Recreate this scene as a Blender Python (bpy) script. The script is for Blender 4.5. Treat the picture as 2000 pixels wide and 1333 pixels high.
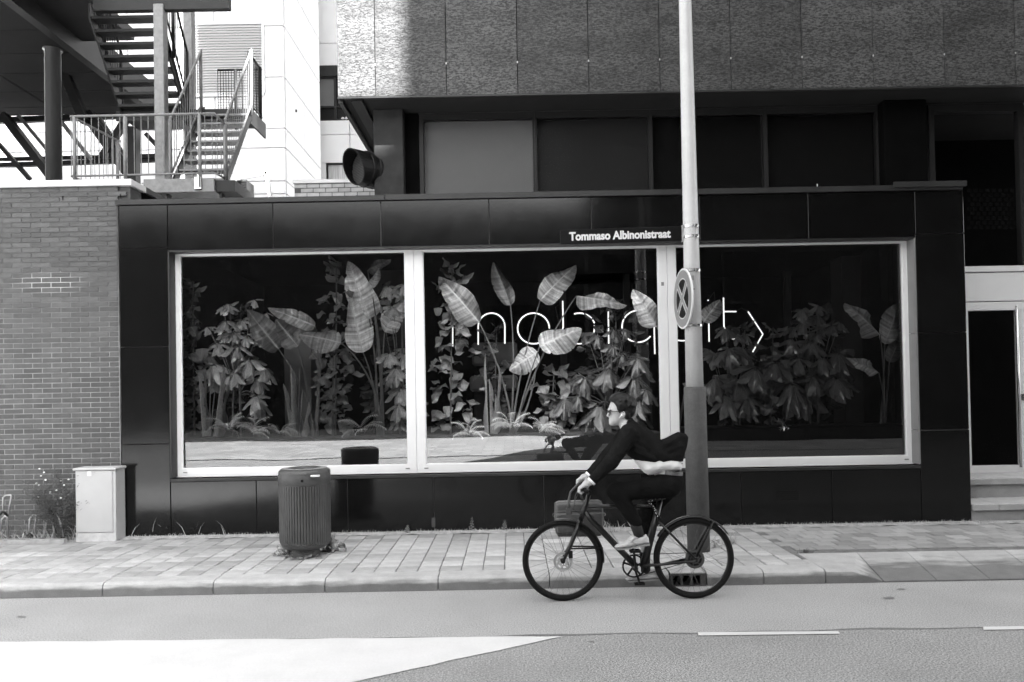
import bpy, bmesh, math, random
import numpy as np
from mathutils import Vector, Matrix, Euler

random.seed(7)
rng = np.random.default_rng(7)
S = bpy.context.scene
COL = S.collection
for o in list(bpy.data.objects):
    bpy.data.objects.remove(o)

# ------------------------------------------------------------------ camera
F = 1500.0                       # focal length in photo pixels (photo is 2000 wide)
CAMZ = 1.76
TILT = math.radians(0.8)
ROLL = 0.0183
VSH = 75.5                       # vertical lens shift in photo pixels
_f0 = Vector((0, math.cos(TILT), math.sin(TILT)))
_u0 = Vector((0, -math.sin(TILT), math.cos(TILT)))
_r0 = Vector((1, 0, 0))
CR = math.cos(ROLL) * _r0 - math.sin(ROLL) * _u0
CU = math.sin(ROLL) * _r0 + math.cos(ROLL) * _u0
CFW = _f0
cam = bpy.data.cameras.new('camera')
camo = bpy.data.objects.new('camera', cam)
COL.objects.link(camo)
cam.sensor_width = 36.0
cam.lens = 36.0 * F / 2000.0
cam.shift_y = VSH / 2000.0
cam.clip_start = 0.05
cam.clip_end = 500
camo.matrix_world = Matrix(((CR.x, CU.x, -CFW.x, 0), (CR.y, CU.y, -CFW.y, 0),
                            (CR.z, CU.z, -CFW.z, CAMZ), (0, 0, 0, 1)))
S.camera = camo
S.render.resolution_x = 1024
S.render.resolution_y = 682

def ray(px, py):
    return CFW + CR * ((px - 1000.0) / F) + CU * ((666.5 - py + VSH) / F)
def P(px, py, y):                # point seen at a photo pixel, at depth y
    d = ray(px, py); t = y / d.y
    return Vector((d.x * t, y, CAMZ + d.z * t))
def G(px, py, z):                # point seen at a photo pixel, on the level z
    d = ray(px, py); t = (z - CAMZ) / d.z
    return Vector((d.x * t, d.y * t, z))

# ------------------------------------------------------------------ light
SUN_AZ = math.radians(30)        # to the right of straight behind the camera
SUN_EL = math.radians(45)
SUN_STRENGTH = 5.0
SKY_STRENGTH = 0.10
w = bpy.data.worlds.new('World'); S.world = w; w.use_nodes = True
nt = w.node_tree
for n in list(nt.nodes): nt.nodes.remove(n)
sky = nt.nodes.new('ShaderNodeTexSky'); sky.sky_type = 'NISHITA'; sky.sun_disc = False
sky.sun_elevation = SUN_EL
sky.sun_rotation = math.pi - SUN_AZ
sky.dust_density = 2.0
bw = nt.nodes.new('ShaderNodeRGBToBW')
bg = nt.nodes.new('ShaderNodeBackground'); bg.inputs[1].default_value = SKY_STRENGTH
wo = nt.nodes.new('ShaderNodeOutputWorld')
nt.links.new(sky.outputs[0], bw.inputs[0]); nt.links.new(bw.outputs[0], bg.inputs[0])
nt.links.new(bg.outputs[0], wo.inputs[0])
sl = bpy.data.lights.new('sun', 'SUN'); sl.energy = SUN_STRENGTH; sl.angle = math.radians(0.5)
so = bpy.data.objects.new('sun', sl); COL.objects.link(so)
_sd = Vector((math.sin(SUN_AZ) * math.cos(SUN_EL), -math.cos(SUN_AZ) * math.cos(SUN_EL), math.sin(SUN_EL)))
so.rotation_euler = _sd.to_track_quat('Z', 'Y').to_euler()
so.location = (10, -10, 30)
vs = S.view_settings
vs.view_transform = 'Standard'; vs.look = 'None'; vs.exposure = 3.7; vs.gamma = 1.0
vs.use_curve_mapping = False
S.display_settings.display_device = 'sRGB'
S.render.engine = 'CYCLES'
S.cycles.use_denoising = True
S.cycles.denoiser = 'OPENIMAGEDENOISE'
S.cycles.denoising_input_passes = 'RGB_ALBEDO_NORMAL'
S.cycles.denoising_prefilter = 'FAST'
S.cycles.sample_clamp_indirect = 3.0
S.cycles.max_bounces = 8
S.cycles.transparent_max_bounces = 12

# ------------------------------------------------------------------ helpers
class MB:
    def __init__(s): s.v = []; s.f = []; s.attr = None
    def add(s, vs, fs):
        o = len(s.v); s.v += [tuple(p) for p in vs]; s.f += [tuple(i + o for i in q) for q in fs]; return s
    def bx(s, x0, x1, y0, y1, z0, z1):
        return s.add([(x0,y0,z0),(x1,y0,z0),(x1,y1,z0),(x0,y1,z0),(x0,y0,z1),(x1,y0,z1),(x1,y1,z1),(x0,y1,z1)],
              [(0,3,2,1),(4,5,6,7),(0,1,5,4),(1,2,6,5),(2,3,7,6),(3,0,4,7)])
    def obx(s, a, b, w, h, up=(0,0,1)):       # bar from a to b with width w, height h
        a = Vector(a); b = Vector(b); d = (b - a).normalized(); up = Vector(up)
        if abs(d.dot(up)) > .98: up = Vector((0,1,0))
        r = d.cross(up).normalized(); u = r.cross(d).normalized()
        c = []
        for p in (a, b):
            for i, j in ((-1,-1),(1,-1),(1,1),(-1,1)): c.append(p + r * (i*w/2) + u * (j*h/2))
        return s.add(c, [(0,1,2,3),(4,7,6,5),(0,4,5,1),(1,5,6,2),(2,6,7,3),(3,7,4,0)])
    def tube(s, pts, r, n=8, caps=True, closed=False):
        pts = [Vector(p) for p in pts]; m = len(pts)
        rr = r if isinstance(r, (list, tuple)) else [r] * m
        vs = []; t0 = None; nrm = None
        for i in range(m):
            if closed: t = (pts[(i+1) % m] - pts[i-1]).normalized()
            else: t = (pts[min(i+1, m-1)] - pts[max(i-1, 0)]).normalized()
            if nrm is None:
                a = Vector((0,0,1)) if abs(t.z) < .9 else Vector((1,0,0))
                nrm = (a - t * a.dot(t)).normalized()
            else:
                nrm = (nrm - t * nrm.dot(t))
                nrm = nrm.normalized() if nrm.length > 1e-6 else t.orthogonal().normalized()
            bn = t.cross(nrm)
            for k in range(n):
                q = 2 * math.pi * k / n
                vs.append(pts[i] + (nrm * math.cos(q) + bn * math.sin(q)) * rr[i])
        fs = []
        for i in range(m if closed else m - 1):
            j = (i + 1) % m
            for k in range(n):
                l = (k + 1) % n
                fs.append((i*n+k, i*n+l, j*n+l, j*n+k))
        if caps and not closed:
            fs.append(tuple(range(n-1, -1, -1))); fs.append(tuple((m-1)*n + k for k in range(n)))
        return s.add(vs, fs)
    def lathe(s, prof, c, ax=(0,0,1), n=24, caps=True):
        c = Vector(c); ax = Vector(ax).normalized(); u = ax.orthogonal().normalized(); v = ax.cross(u)
        vs = []
        for r, h in prof:
            for k in range(n):
                q = 2*math.pi*k/n
                vs.append(c + ax*h + (u*math.cos(q) + v*math.sin(q))*r)
        m = len(prof); fs = []
        for i in range(m-1):
            for k in range(n):
                l = (k+1) % n
                fs.append((i*n+k, i*n+l, (i+1)*n+l, (i+1)*n+k))
        if caps:
            fs.append(tuple(range(n-1,-1,-1))); fs.append(tuple((m-1)*n+k for k in range(n)))
        return s.add(vs, fs)
    def ell(s, c, r, n=10, m=6):
        c = Vector(c); vs = []
        for i in range(m+1):
            th = math.pi*i/m
            for k in range(n):
                q = 2*math.pi*k/n
                vs.append((c.x + r[0]*math.sin(th)*math.cos(q), c.y + r[1]*math.sin(th)*math.sin(q), c.z + r[2]*math.cos(th)))
        fs = []
        for i in range(m):
            for k in range(n):
                l = (k+1) % n
                fs.append((i*n+k, (i+1)*n+k, (i+1)*n+l, i*n+l))
        return s.add(vs, fs)
    def prism(s, pts, off):                   # polygon (3D points) extruded by off
        pts = [Vector(p) for p in pts]; off = Vector(off); n = len(pts)
        vs = pts + [p + off for p in pts]
        fs = [tuple(range(n-1,-1,-1)), tuple(range(n, 2*n))]
        for i in range(n):
            j = (i+1) % n; fs.append((i, j, n+j, n+i))
        return s.add(vs, fs)
    def sheet(s, pts):
        return s.add(pts, [tuple(range(len(pts)))])
    def grid(s, fn, nu, nv):
        vs = [fn(i/nu, j/nv) for i in range(nu+1) for j in range(nv+1)]
        fs = [(i*(nv+1)+j, (i+1)*(nv+1)+j, (i+1)*(nv+1)+j+1, i*(nv+1)+j+1) for i in range(nu) for j in range(nv)]
        return s.add(vs, fs)
    def mesh(s, name, m=None, smooth=False):
        me = bpy.data.meshes.new(name); me.from_pydata(s.v, [], s.f)
        bm = bmesh.new(); bm.from_mesh(me)
        bmesh.ops.recalc_face_normals(bm, faces=bm.faces); bm.to_mesh(me); bm.free()
        if smooth: me.polygons.foreach_set('use_smooth', [True]*len(me.polygons))
        if m: me.materials.append(m)
        me.update(); return me
    def build(s, name, m, parent=None, smooth=False, **kw):
        return put(name, s.mesh(name, m, smooth), parent, **kw)

def put(name, me, parent=None, label=None, cat=None, group=None, kind=None, M=None):
    o = bpy.data.objects.new(name, me); COL.objects.link(o)
    if M is not None: o.matrix_world = M
    if parent is not None:
        o.parent = parent
        o.matrix_parent_inverse = PW[parent.name].inverted()
    PW[o.name] = M.copy() if M is not None else Matrix.Identity(4)
    tag(o, label, cat, group, kind); return o
PW = {}
def tag(o, label=None, cat=None, group=None, kind=None):
    if label: o['label'] = label
    if cat: o['category'] = cat
    if group: o['group'] = group
    if kind: o['kind'] = kind
    return o
def thing(name, loc, label, cat, group=None, kind=None):
    o = bpy.data.objects.new(name, None); COL.objects.link(o)
    o.empty_display_size = .1
    o.location = loc; PW[o.name] = Matrix.Translation(Vector(loc))
    return tag(o, label, cat, group, kind)

def bevbox(x0, x1, y0, y1, z0, z1, b=.004, name='piece', m=None):
    bm = bmesh.new()
    c = Vector(((x0+x1)/2, (y0+y1)/2, (z0+z1)/2))
    bmesh.ops.create_cube(bm, size=1.0)
    for v in bm.verts:
        v.co = Vector((v.co.x*(x1-x0), v.co.y*(y1-y0), v.co.z*(z1-z0))) + c
    bmesh.ops.bevel(bm, geom=list(bm.edges), offset=b, segments=1, affect='EDGES')
    me = bpy.data.meshes.new(name); bm.to_mesh(me); bm.free()
    if m: me.materials.append(m)
    return me

# ---- materials (all neutral: the photograph is black and white)
MATS = {}
def mat(name, col, rough=.6, spec=.5, metal=0., var=0., vscale=4., bump=0., bscale=60., rnd=0.,
        stretch=(1,1,1), ramp=None, speck=0., sscale=200., detail=4., coat=0., bdist=.01, rvar=0., srange=.15):
    m = bpy.data.materials.new(name); m.use_nodes = True; t = m.node_tree; N = t.nodes; L = t.links
    b = N['Principled BSDF']
    b.inputs['Roughness'].default_value = rough; b.inputs['Metallic'].default_value = metal
    b.inputs['Specular IOR Level'].default_value = spec
    b.inputs['Base Color'].default_value = (col, col, col, 1)
    if coat: b.inputs['Coat Weight'].default_value = coat; b.inputs['Coat Roughness'].default_value = .08
    tc = N.new('ShaderNodeTexCoord'); mp = N.new('ShaderNodeMapping'); mp.inputs['Scale'].default_value = stretch
    L.new(tc.outputs['Object'], mp.inputs[0])
    def noise(scale, det=detail, rgh=.6):
        n = N.new('ShaderNodeTexNoise'); n.inputs['Scale'].default_value = scale
        n.inputs['Detail'].default_value = det; n.inputs['Roughness'].default_value = rgh
        L.new(mp.outputs[0], n.inputs['Vector']); return n
    def math_(op, a, bb):
        n = N.new('ShaderNodeMath'); n.operation = op
        for i, q in enumerate((a, bb)):
            if isinstance(q, (int, float)): n.inputs[i].default_value = q
            else: L.new(q, n.inputs[i])
        return n.outputs[0]
    fac = None
    def mul(x):
        nonlocal fac
        fac = x if fac is None else math_('MULTIPLY', fac, x)
    if var:
        n = noise(vscale)
        mr = N.new('ShaderNodeMapRange'); L.new(n.outputs[0], mr.inputs[0])
        mr.inputs[1].default_value = .3; mr.inputs[2].default_value = .7
        mr.inputs[3].default_value = 1-var; mr.inputs[4].default_value = 1+var
        mul(mr.outputs[0])
    if speck:
        n = noise(sscale, 3., .85)
        mr = N.new('ShaderNodeMapRange'); L.new(n.outputs[0], mr.inputs[0])
        mr.inputs[1].default_value = .5-srange; mr.inputs[2].default_value = .5+srange
        mr.inputs[3].default_value = 1-speck; mr.inputs[4].default_value = 1+speck
        mul(mr.outputs[0])
    if rnd:
        oi = N.new('ShaderNodeObjectInfo'); at = N.new('ShaderNodeAttribute'); at.attribute_name = 'rnd'
        s_ = math_('ADD', oi.outputs['Random'], at.outputs['Fac']); s_ = math_('FRACT', s_, 0.)
        mul(math_('ADD', math_('MULTIPLY', s_, 2*rnd), 1-rnd))
    if fac is not None:
        c = math_('MULTIPLY', fac, col)
        L.new(c, b.inputs['Base Color'])
    if rvar:
        n = noise(vscale*2.3)
        L.new(math_('ADD', math_('MULTIPLY', n.outputs[0], 2*rvar), rough-rvar), b.inputs['Roughness'])
    if bump:
        n = noise(bscale)
        bn = N.new('ShaderNodeBump'); bn.inputs['Strength'].default_value = bump; bn.inputs['Distance'].default_value = bdist
        L.new(n.outputs[0], bn.inputs['Height']); L.new(bn.outputs[0], b.inputs['Normal'])
    MATS[name] = m
    return m

def glass_mat(name, ior, wave=.0015, wscale=1.2, tint=1.0, rough=.0):
    m = bpy.data.materials.new(name); m.use_nodes = True; t = m.node_tree; N = t.nodes; L = t.links
    N.remove(N['Principled BSDF'])
    tr = N.new('ShaderNodeBsdfTransparent'); tr.inputs[0].default_value = (tint, tint, tint, 1)
    gl = N.new('ShaderNodeBsdfGlossy'); gl.inputs['Roughness'].default_value = rough
    gl.inputs[0].default_value = (.95,.95,.95,1)
    fr = N.new('ShaderNodeFresnel'); fr.inputs[0].default_value = ior
    mx = N.new('ShaderNodeMixShader')
    tc = N.new('ShaderNodeTexCoord'); n = N.new('ShaderNodeTexNoise'); n.inputs['Scale'].default_value = wscale
    n.inputs['Detail'].default_value = 1.
    L.new(tc.outputs['Object'], n.inputs['Vector'])
    bn = N.new('ShaderNodeBump'); bn.inputs['Strength'].default_value = 1.; bn.inputs['Distance'].default_value = wave
    L.new(n.outputs[0], bn.inputs['Height']); L.new(bn.outputs[0], gl.inputs['Normal'])
    L.new(fr.outputs[0], mx.inputs[0]); L.new(tr.outputs[0], mx.inputs[1]); L.new(gl.outputs[0], mx.inputs[2])
    L.new(mx.outputs[0], N['Material Output'].inputs[0])
    return m

def leaf_mat(name, col, rough=.35, ribs=0, var=.3):
    m = mat(name, col, rough, .9, var=var, vscale=7, rnd=.3)
    t = m.node_tree; N = t.nodes; L = t.links; b = N['Principled BSDF']
    uv = N.new('ShaderNodeUVMap')
    sx = N.new('ShaderNodeSeparateXYZ'); L.new(uv.outputs[0], sx.inputs[0])
    # pale midrib down the middle of the blade (v = .5) and side veins
    mt = N.new('ShaderNodeMath'); mt.operation = 'SUBTRACT'; L.new(sx.outputs[1], mt.inputs[0]); mt.inputs[1].default_value = .5
    ab = N.new('ShaderNodeMath'); ab.operation = 'ABSOLUTE'; L.new(mt.outputs[0], ab.inputs[0])
    lt = N.new('ShaderNodeMath'); lt.operation = 'LESS_THAN'; L.new(ab.outputs[0], lt.inputs[0]); lt.inputs[1].default_value = .022
    mx = N.new('ShaderNodeMix'); mx.data_type = 'RGBA'
    src = b.inputs['Base Color'].links[0].from_socket
    L.new(lt.outputs[0], mx.inputs['Factor']); L.new(src, mx.inputs['A'])
    mx.inputs['B'].default_value = (min(.6, col*1.7),)*3 + (1,)
    L.new(mx.outputs['Result'], b.inputs['Base Color'])
    if ribs:
        cb = N.new('ShaderNodeCombineXYZ')
        a1 = N.new('ShaderNodeMath'); a1.operation = 'MULTIPLY_ADD'
        L.new(ab.outputs[0], a1.inputs[0]); a1.inputs[1].default_value = -.12; L.new(sx.outputs[0], a1.inputs[2])
        L.new(a1.outputs[0], cb.inputs[0])
        wv = N.new('ShaderNodeTexNoise'); wv.inputs['Scale'].default_value = ribs; wv.inputs['Detail'].default_value = 3
        L.new(cb.outputs[0], wv.inputs['Vector'])
        bn = N.new('ShaderNodeBump'); bn.inputs['Strength'].default_value = .9; bn.inputs['Distance'].default_value = .012
        L.new(wv.outputs[0], bn.inputs['Height']); L.new(bn.outputs[0], b.inputs['Normal'])
        w2 = N.new('ShaderNodeMapRange'); L.new(wv.outputs[0], w2.inputs[0]); w2.inputs[1].default_value = .38; w2.inputs[2].default_value = .62; w2.inputs[3].default_value = .5; w2.inputs[4].default_value = 1.35
        vm = N.new('ShaderNodeVectorMath'); vm.operation = 'SCALE'; L.new(src, vm.inputs[0]); L.new(w2.outputs[0], vm.inputs['Scale'])
        L.new(vm.outputs[0], mx.inputs['A'])
    b.inputs['Subsurface Weight'].default_value = 0
    return m

M_asphalt = mat('asphalt_fine', 0.255, .85, .2, var=.09, vscale=.9, speck=.55, sscale=95, bump=.25, bscale=260, bdist=.003, rvar=.05)
M_asphalt2 = mat('asphalt_coarse', .2, .85, .2, var=.12, vscale=.9, speck=.75, sscale=80, bump=.3, bscale=180, bdist=.004)
M_seam = mat('road_seam', .12, .9, var=.3, vscale=20)
M_paint = mat('road_paint', 0.46, .6, var=.05, vscale=3, speck=.05, sscale=90, bump=.2, bscale=120, bdist=.003)
M_paver = mat('paver', 0.29, .85, .3, var=.16, vscale=5, speck=.12, sscale=90, rnd=.2, bump=.25, bscale=120, bdist=.003)
M_paver_r = mat('paver_brick', 0.22, .85, .3, var=.12, vscale=9, speck=.08, sscale=160, rnd=.24, bump=.25, bscale=120, bdist=.003)
M_sand = mat('joint_sand', .27, .95, .1, var=.35, vscale=14, speck=.25, sscale=90, bump=.6, bscale=60, bdist=.012)
M_joint = mat('paver_joint', .13, .95, .1, var=.3, vscale=14)
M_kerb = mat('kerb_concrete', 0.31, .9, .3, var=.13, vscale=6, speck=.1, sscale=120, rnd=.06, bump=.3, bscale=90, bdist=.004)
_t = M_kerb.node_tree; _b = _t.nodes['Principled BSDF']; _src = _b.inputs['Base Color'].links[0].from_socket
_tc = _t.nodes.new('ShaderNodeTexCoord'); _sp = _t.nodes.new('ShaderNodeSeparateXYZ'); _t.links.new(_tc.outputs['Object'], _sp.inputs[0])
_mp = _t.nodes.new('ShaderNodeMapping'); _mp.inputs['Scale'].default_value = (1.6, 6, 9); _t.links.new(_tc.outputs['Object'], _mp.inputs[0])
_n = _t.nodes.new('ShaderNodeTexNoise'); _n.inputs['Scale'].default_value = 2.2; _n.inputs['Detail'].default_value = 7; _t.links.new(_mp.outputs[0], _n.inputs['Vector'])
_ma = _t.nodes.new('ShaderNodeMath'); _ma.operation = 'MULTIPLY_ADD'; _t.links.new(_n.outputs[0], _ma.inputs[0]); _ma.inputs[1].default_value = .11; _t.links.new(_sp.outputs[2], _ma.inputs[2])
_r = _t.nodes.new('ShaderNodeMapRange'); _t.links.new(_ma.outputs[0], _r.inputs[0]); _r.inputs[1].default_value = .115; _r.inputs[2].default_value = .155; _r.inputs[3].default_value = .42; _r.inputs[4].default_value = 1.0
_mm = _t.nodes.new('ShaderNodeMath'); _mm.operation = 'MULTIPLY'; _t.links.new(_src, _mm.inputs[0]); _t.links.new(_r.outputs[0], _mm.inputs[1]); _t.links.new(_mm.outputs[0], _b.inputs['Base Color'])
M_step = mat('step_stone', .3, .9, .3, var=.15, vscale=5, speck=.1, sscale=100)
M_ground = mat('ground', .2, .9, var=.1)
M_iron = mat('cast_iron', .045, .6, var=.3, vscale=30, bump=.3, bscale=90)
M_black = mat('void', .004, .9, .1)
M_brick = mat('brick', 0.054, .85, .3, var=.14, vscale=10, speck=.14, sscale=90, rnd=.2, bump=.3, bscale=80, bdist=.004)
M_clad = mat('black_cladding', .004, .12, .3, var=.25, vscale=1.6, rnd=.2, rvar=.05)
M_reveal = mat('grey_reveal', .16, .4, var=.05)
M_cap = mat('dark_coping', .02, .4, .25, var=.25, vscale=3)
M_white = mat('white_frame', 0.58, .4, .5, var=.03, vscale=2)
M_frame2 = mat('grey_frame', .016, .5, .15, var=.05)
M_whitemetal = mat('white_coping', 0.42, .4, var=.05, vscale=2)
M_soffit = mat('soffit', .022, .85, .05, var=.06, vscale=2)
M_dark = mat('dark_wall', .004, .9, .0, var=.2)
M_roof2 = mat('roof_bounce_tone', .55, .9, var=.15, vscale=9)  # shop roof coloured pale to stand in for sunlight bouncing off it
M_roof = mat('roofing', 0.04, .9, var=.15, vscale=3)
M_column = mat('column_concrete', .03, .85, .1, var=.2, vscale=5, bump=.15, bscale=30)
M_granite = mat('facade_slab', 0.033, .5, .25, srange=.08, speck=.85, sscale=24, stretch=(1,1,3.4), rnd=.2, var=.3, vscale=1.3, bump=.5, bscale=24, bdist=.006, detail=3)
M_blind = mat('window_blind', 0.11, .85, var=.03)
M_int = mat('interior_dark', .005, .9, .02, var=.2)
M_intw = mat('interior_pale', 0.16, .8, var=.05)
M_planter = mat('planter', .01, .6, .2, var=.2)
M_soil = mat('soil', .03, .95, var=.3, bump=.6, bscale=60)
M_galv = mat('galvanised', 0.3, .45, .5, metal=.3, var=.22, vscale=14)
M_galv2 = mat('galvanised_stair', 0.15, .5, .4, var=.2, vscale=14)
M_steel = mat('dark_steel', .010, .5, .25, var=.2, vscale=6)
M_bldw = mat('white_panel', 0.6, .6, .4, var=.03, vscale=.8, rnd=.03)
M_pole = mat('pole_paint', 0.38, .45, .5, var=.06, vscale=5, speck=.04, sscale=60)
M_sleeve = mat('pole_sleeve', .07, .7, .2, var=.15, vscale=7, speck=.12, sscale=60)
M_bin = mat('bin_metal', .05, .45, .3, var=.15, vscale=8)
M_cab = mat('cabinet_grp', 0.31, .6, var=.05, vscale=3)
M_chrome = mat('bright_metal', .5, .25, metal=1.)
M_signblk = mat('sign_black', .004, .4, .1)
M_signwht = mat('sign_white', 0.5, .5)
M_signgrey = mat('sign_grey', .17, .45)
M_glass = glass_mat('shop_glass', 2.1, .0022, .8)
M_glass2 = glass_mat('upper_glass', 1.05, .004, .9, .9)
M_tyre = mat('tyre', .005, .8, .15, bump=.2, bscale=200)
M_bike = mat('bike_black', .004, .45, .25)
M_bikeg = mat('bike_satin', .005, .36, .4)
M_spoke = mat('spoke', .09, .35, metal=.8)
M_rotor = mat('rotor', .45, .3, metal=.9)
M_skin = mat('skin', .33, .5, .4, var=.05, vscale=30)
M_hair = mat('hair', .006, .5, .2, bump=.6, bscale=60, bdist=.006)
M_suit = mat('suit_cloth', .009, .9, .02, var=.25, vscale=8, bump=.8, bscale=11, bdist=.03)
M_suit2 = mat('trouser_cloth', .007, .9, .02, var=.25, vscale=8, bump=.8, bscale=12, bdist=.03)
M_shirt = mat('shirt', .55, .8, .2, bump=.5, bscale=16, bdist=.02)
M_cuff = mat('cuff', .68, .8, .2)
M_leather = mat('bag_leather', .045, .5, .5, var=.3, vscale=12, bump=.3, bscale=40, bdist=.006)
M_belt = mat('belt_leather', .05, .35)
M_shoe = mat('shoe_leather', .34, .55, var=.08, vscale=30)
M_sole = mat('shoe_sole', .16, .7)
M_sock = mat('sock', .008, .9)
M_neon = bpy.data.materials.new('neon_tube'); M_neon.use_nodes = True
_b = M_neon.node_tree.nodes['Principled BSDF']; _b.inputs['Base Color'].default_value = (.8,.8,.8,1)
_b.inputs['Emission Color'].default_value = (1,1,1,1); _b.inputs['Emission Strength'].default_value = .10
M_wire = mat('wire', .02, .5)
M_strel = leaf_mat('banana_leaf', 0.55, .32, ribs=17)
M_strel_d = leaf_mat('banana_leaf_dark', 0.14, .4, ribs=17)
M_umb = leaf_mat('umbrella_leaf', 0.38, .24)
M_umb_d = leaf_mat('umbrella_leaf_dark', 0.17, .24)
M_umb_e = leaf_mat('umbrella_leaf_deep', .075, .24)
M_fig = leaf_mat('fig_leaf', 0.18, .4)
M_ivy = leaf_mat('ivy_leaf', 0.19, .4)
M_fern = mat('fern_leaf', 0.8, .5, var=.2, vscale=20, rnd=.15)
M_snake = mat('snake_leaf', 0.34, .45, var=.5, vscale=26)
M_stem = mat('plant_stem', 0.14, .55, var=.2, vscale=20)
M_trunk = mat('plant_trunk', .10, .8, var=.3, vscale=20)
M_weed = mat('weed_green', .11, .7, var=.3, vscale=20, rnd=.2)
M_dry = mat('dry_grass', .36, .8, var=.25, vscale=20)
M_flower = mat('flower_white', .75, .7)
# ================================================================== ground, road, pavement
YW = 9.04          # front plane of the shop
YB = 6.42          # plane of the bicycle
ZP = 0.12          # pavement level
YK, YK2 = 6.82, 7.05   # kerb front and back
SEAM_Y = G(1000, 1243, 0).y
MB().sheet([(-70,-60,-.012),(70,-60,-.012),(70,90,-.012),(-70,90,-.012)]).build('ground', M_ground, kind='structure')
MB().sheet([(-40,SEAM_Y,0),(40,SEAM_Y,0),(40,YK+.3,0),(-40,YK+.3,0)]).build('cycle_lane', M_asphalt, kind='structure')
MB().sheet([(-40,-2.4,0),(40,-2.4,0),(40,SEAM_Y,0),(-40,SEAM_Y,0)]).build('road', M_asphalt2, kind='structure')
# seam of the two asphalt layers, slightly wandering
mb = MB()
N = 120
def seam(u, v):
    x = -9 + 18*u
    return (x, SEAM_Y + .012*math.sin(x*3.1) + .01*math.sin(x*7.7+1) + (v-.5)*(.022+.012*math.sin(x*5.3)), .003)
mb.grid(seam, N, 1).build('road_seam', M_seam, kind='structure')
stn = MB()
for (px_, py_, a_, b_) in ((42,1206,10,2.2),(1736,1169,13,2.6),(1760,1152,9,1.5),(1155,1254,7,1.2),(533,1159,3,1.6)):
    stn.sheet([(q.x, q.y, .0035) for q in [G(px_+a_*math.cos(k*.524)*random.uniform(.8,1.1), py_+b_*math.sin(k*.524)*random.uniform(.8,1.1), 0) for k in range(12)]])
stn.build('road_stain', mat('oil_stain', .12, .7, var=.3, vscale=30), kind='structure')
# far pavement behind the camera (seen mirrored in the shop glass)
mfp = mat('far_pavement', .3, .9, var=.1, vscale=2)
_t = mfp.node_tree; _br = _t.nodes.new('ShaderNodeTexBrick'); _br.inputs['Scale'].default_value = 1.0
_br.inputs['Color1'].default_value = (.27,.27,.27,1); _br.inputs['Color2'].default_value = (.17,.17,.17,1); _br.inputs['Mortar'].default_value = (.08,.08,.08,1)
_br.inputs['Mortar Size'].default_value = .012; _br.inputs['Brick Width'].default_value = .6; _br.inputs['Row Height'].default_value = .6
_tc = _t.nodes.new('ShaderNodeTexCoord'); _t.links.new(_tc.outputs['Object'], _br.inputs['Vector'])
_t.links.new(_br.outputs[0], _t.nodes['Principled BSDF'].inputs['Base Color'])
MB().bx(-40, 40, -40, -2.4, -.1, .02).build('far_pavement', mfp, kind='structure')

# ---- white road markings
def marking(pts, z=.006):
    return MB().sheet([(p.x, p.y, z) for p in pts])
pm = M_paint.copy(); pm.name = 'worn_road_paint'
# worn paint: asphalt shows through in small patches
_t = pm.node_tree; _b = _t.nodes['Principled BSDF']; _src = _b.inputs['Base Color'].links[0].from_socket
_n = _t.nodes.new('ShaderNodeTexNoise'); _n.inputs['Scale'].default_value = 5; _n.inputs['Detail'].default_value = 9; _n.inputs['Roughness'].default_value = .75
_tc = _t.nodes.new('ShaderNodeTexCoord'); _mp = _t.nodes.new('ShaderNodeMapping'); _mp.inputs['Scale'].default_value = (1, 5, 1)
_t.links.new(_tc.outputs['Object'], _mp.inputs[0]); _t.links.new(_mp.outputs[0], _n.inputs['Vector'])
_r = _t.nodes.new('ShaderNodeMapRange'); _r.inputs[1].default_value = .645; _r.inputs[2].default_value = .70
_mx = _t.nodes.new('ShaderNodeMix'); _mx.data_type = 'RGBA'; _mx.inputs['B'].default_value = (.28,.28,.28,1)
_t.links.new(_n.outputs[0], _r.inputs[0]); _t.links.new(_r.outputs[0], _mx.inputs['Factor'])
_t.links.new(_src, _mx.inputs['A']); _t.links.new(_mx.outputs['Result'], _b.inputs['Base Color'])
edge = []
a = G(1098, 1245, 0); b = G(690, 1334, 0); c = G(-900, 1700, 0)
for i in range(40):                                     # slightly ragged slanting edge
    t = i/39; p = a.lerp(b, t*3.2); edge.append(Vector((p.x + random.uniform(-.012,.012), p.y + random.uniform(-.006,.006), 0)))
l = G(-350, 1259, 0)
pts = [l] + [G(-350 + (1448)*k/30, 1259 - 14.5*k/30 + random.uniform(-.7,.7), 0) for k in range(1, 30)] + [a] + edge[1:] + [Vector((l.x-4, edge[-1].y, 0)), Vector((l.x-4, l.y, 0))]
marking(pts).build('road_marking', pm, kind='structure')
for k, (x0, y0, x1, y1) in enumerate(((1363,1240,1637,1237), (1920,1229,2200,1225))):
    q = [G(x0, y0-3, 0), G(x1, y1-2.6, 0), G(x1+4, y1+2.8, 0), G(x0+1, y0+3.2, 0)]
    marking(q).build('road_marking', pm, kind='structure')

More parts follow.
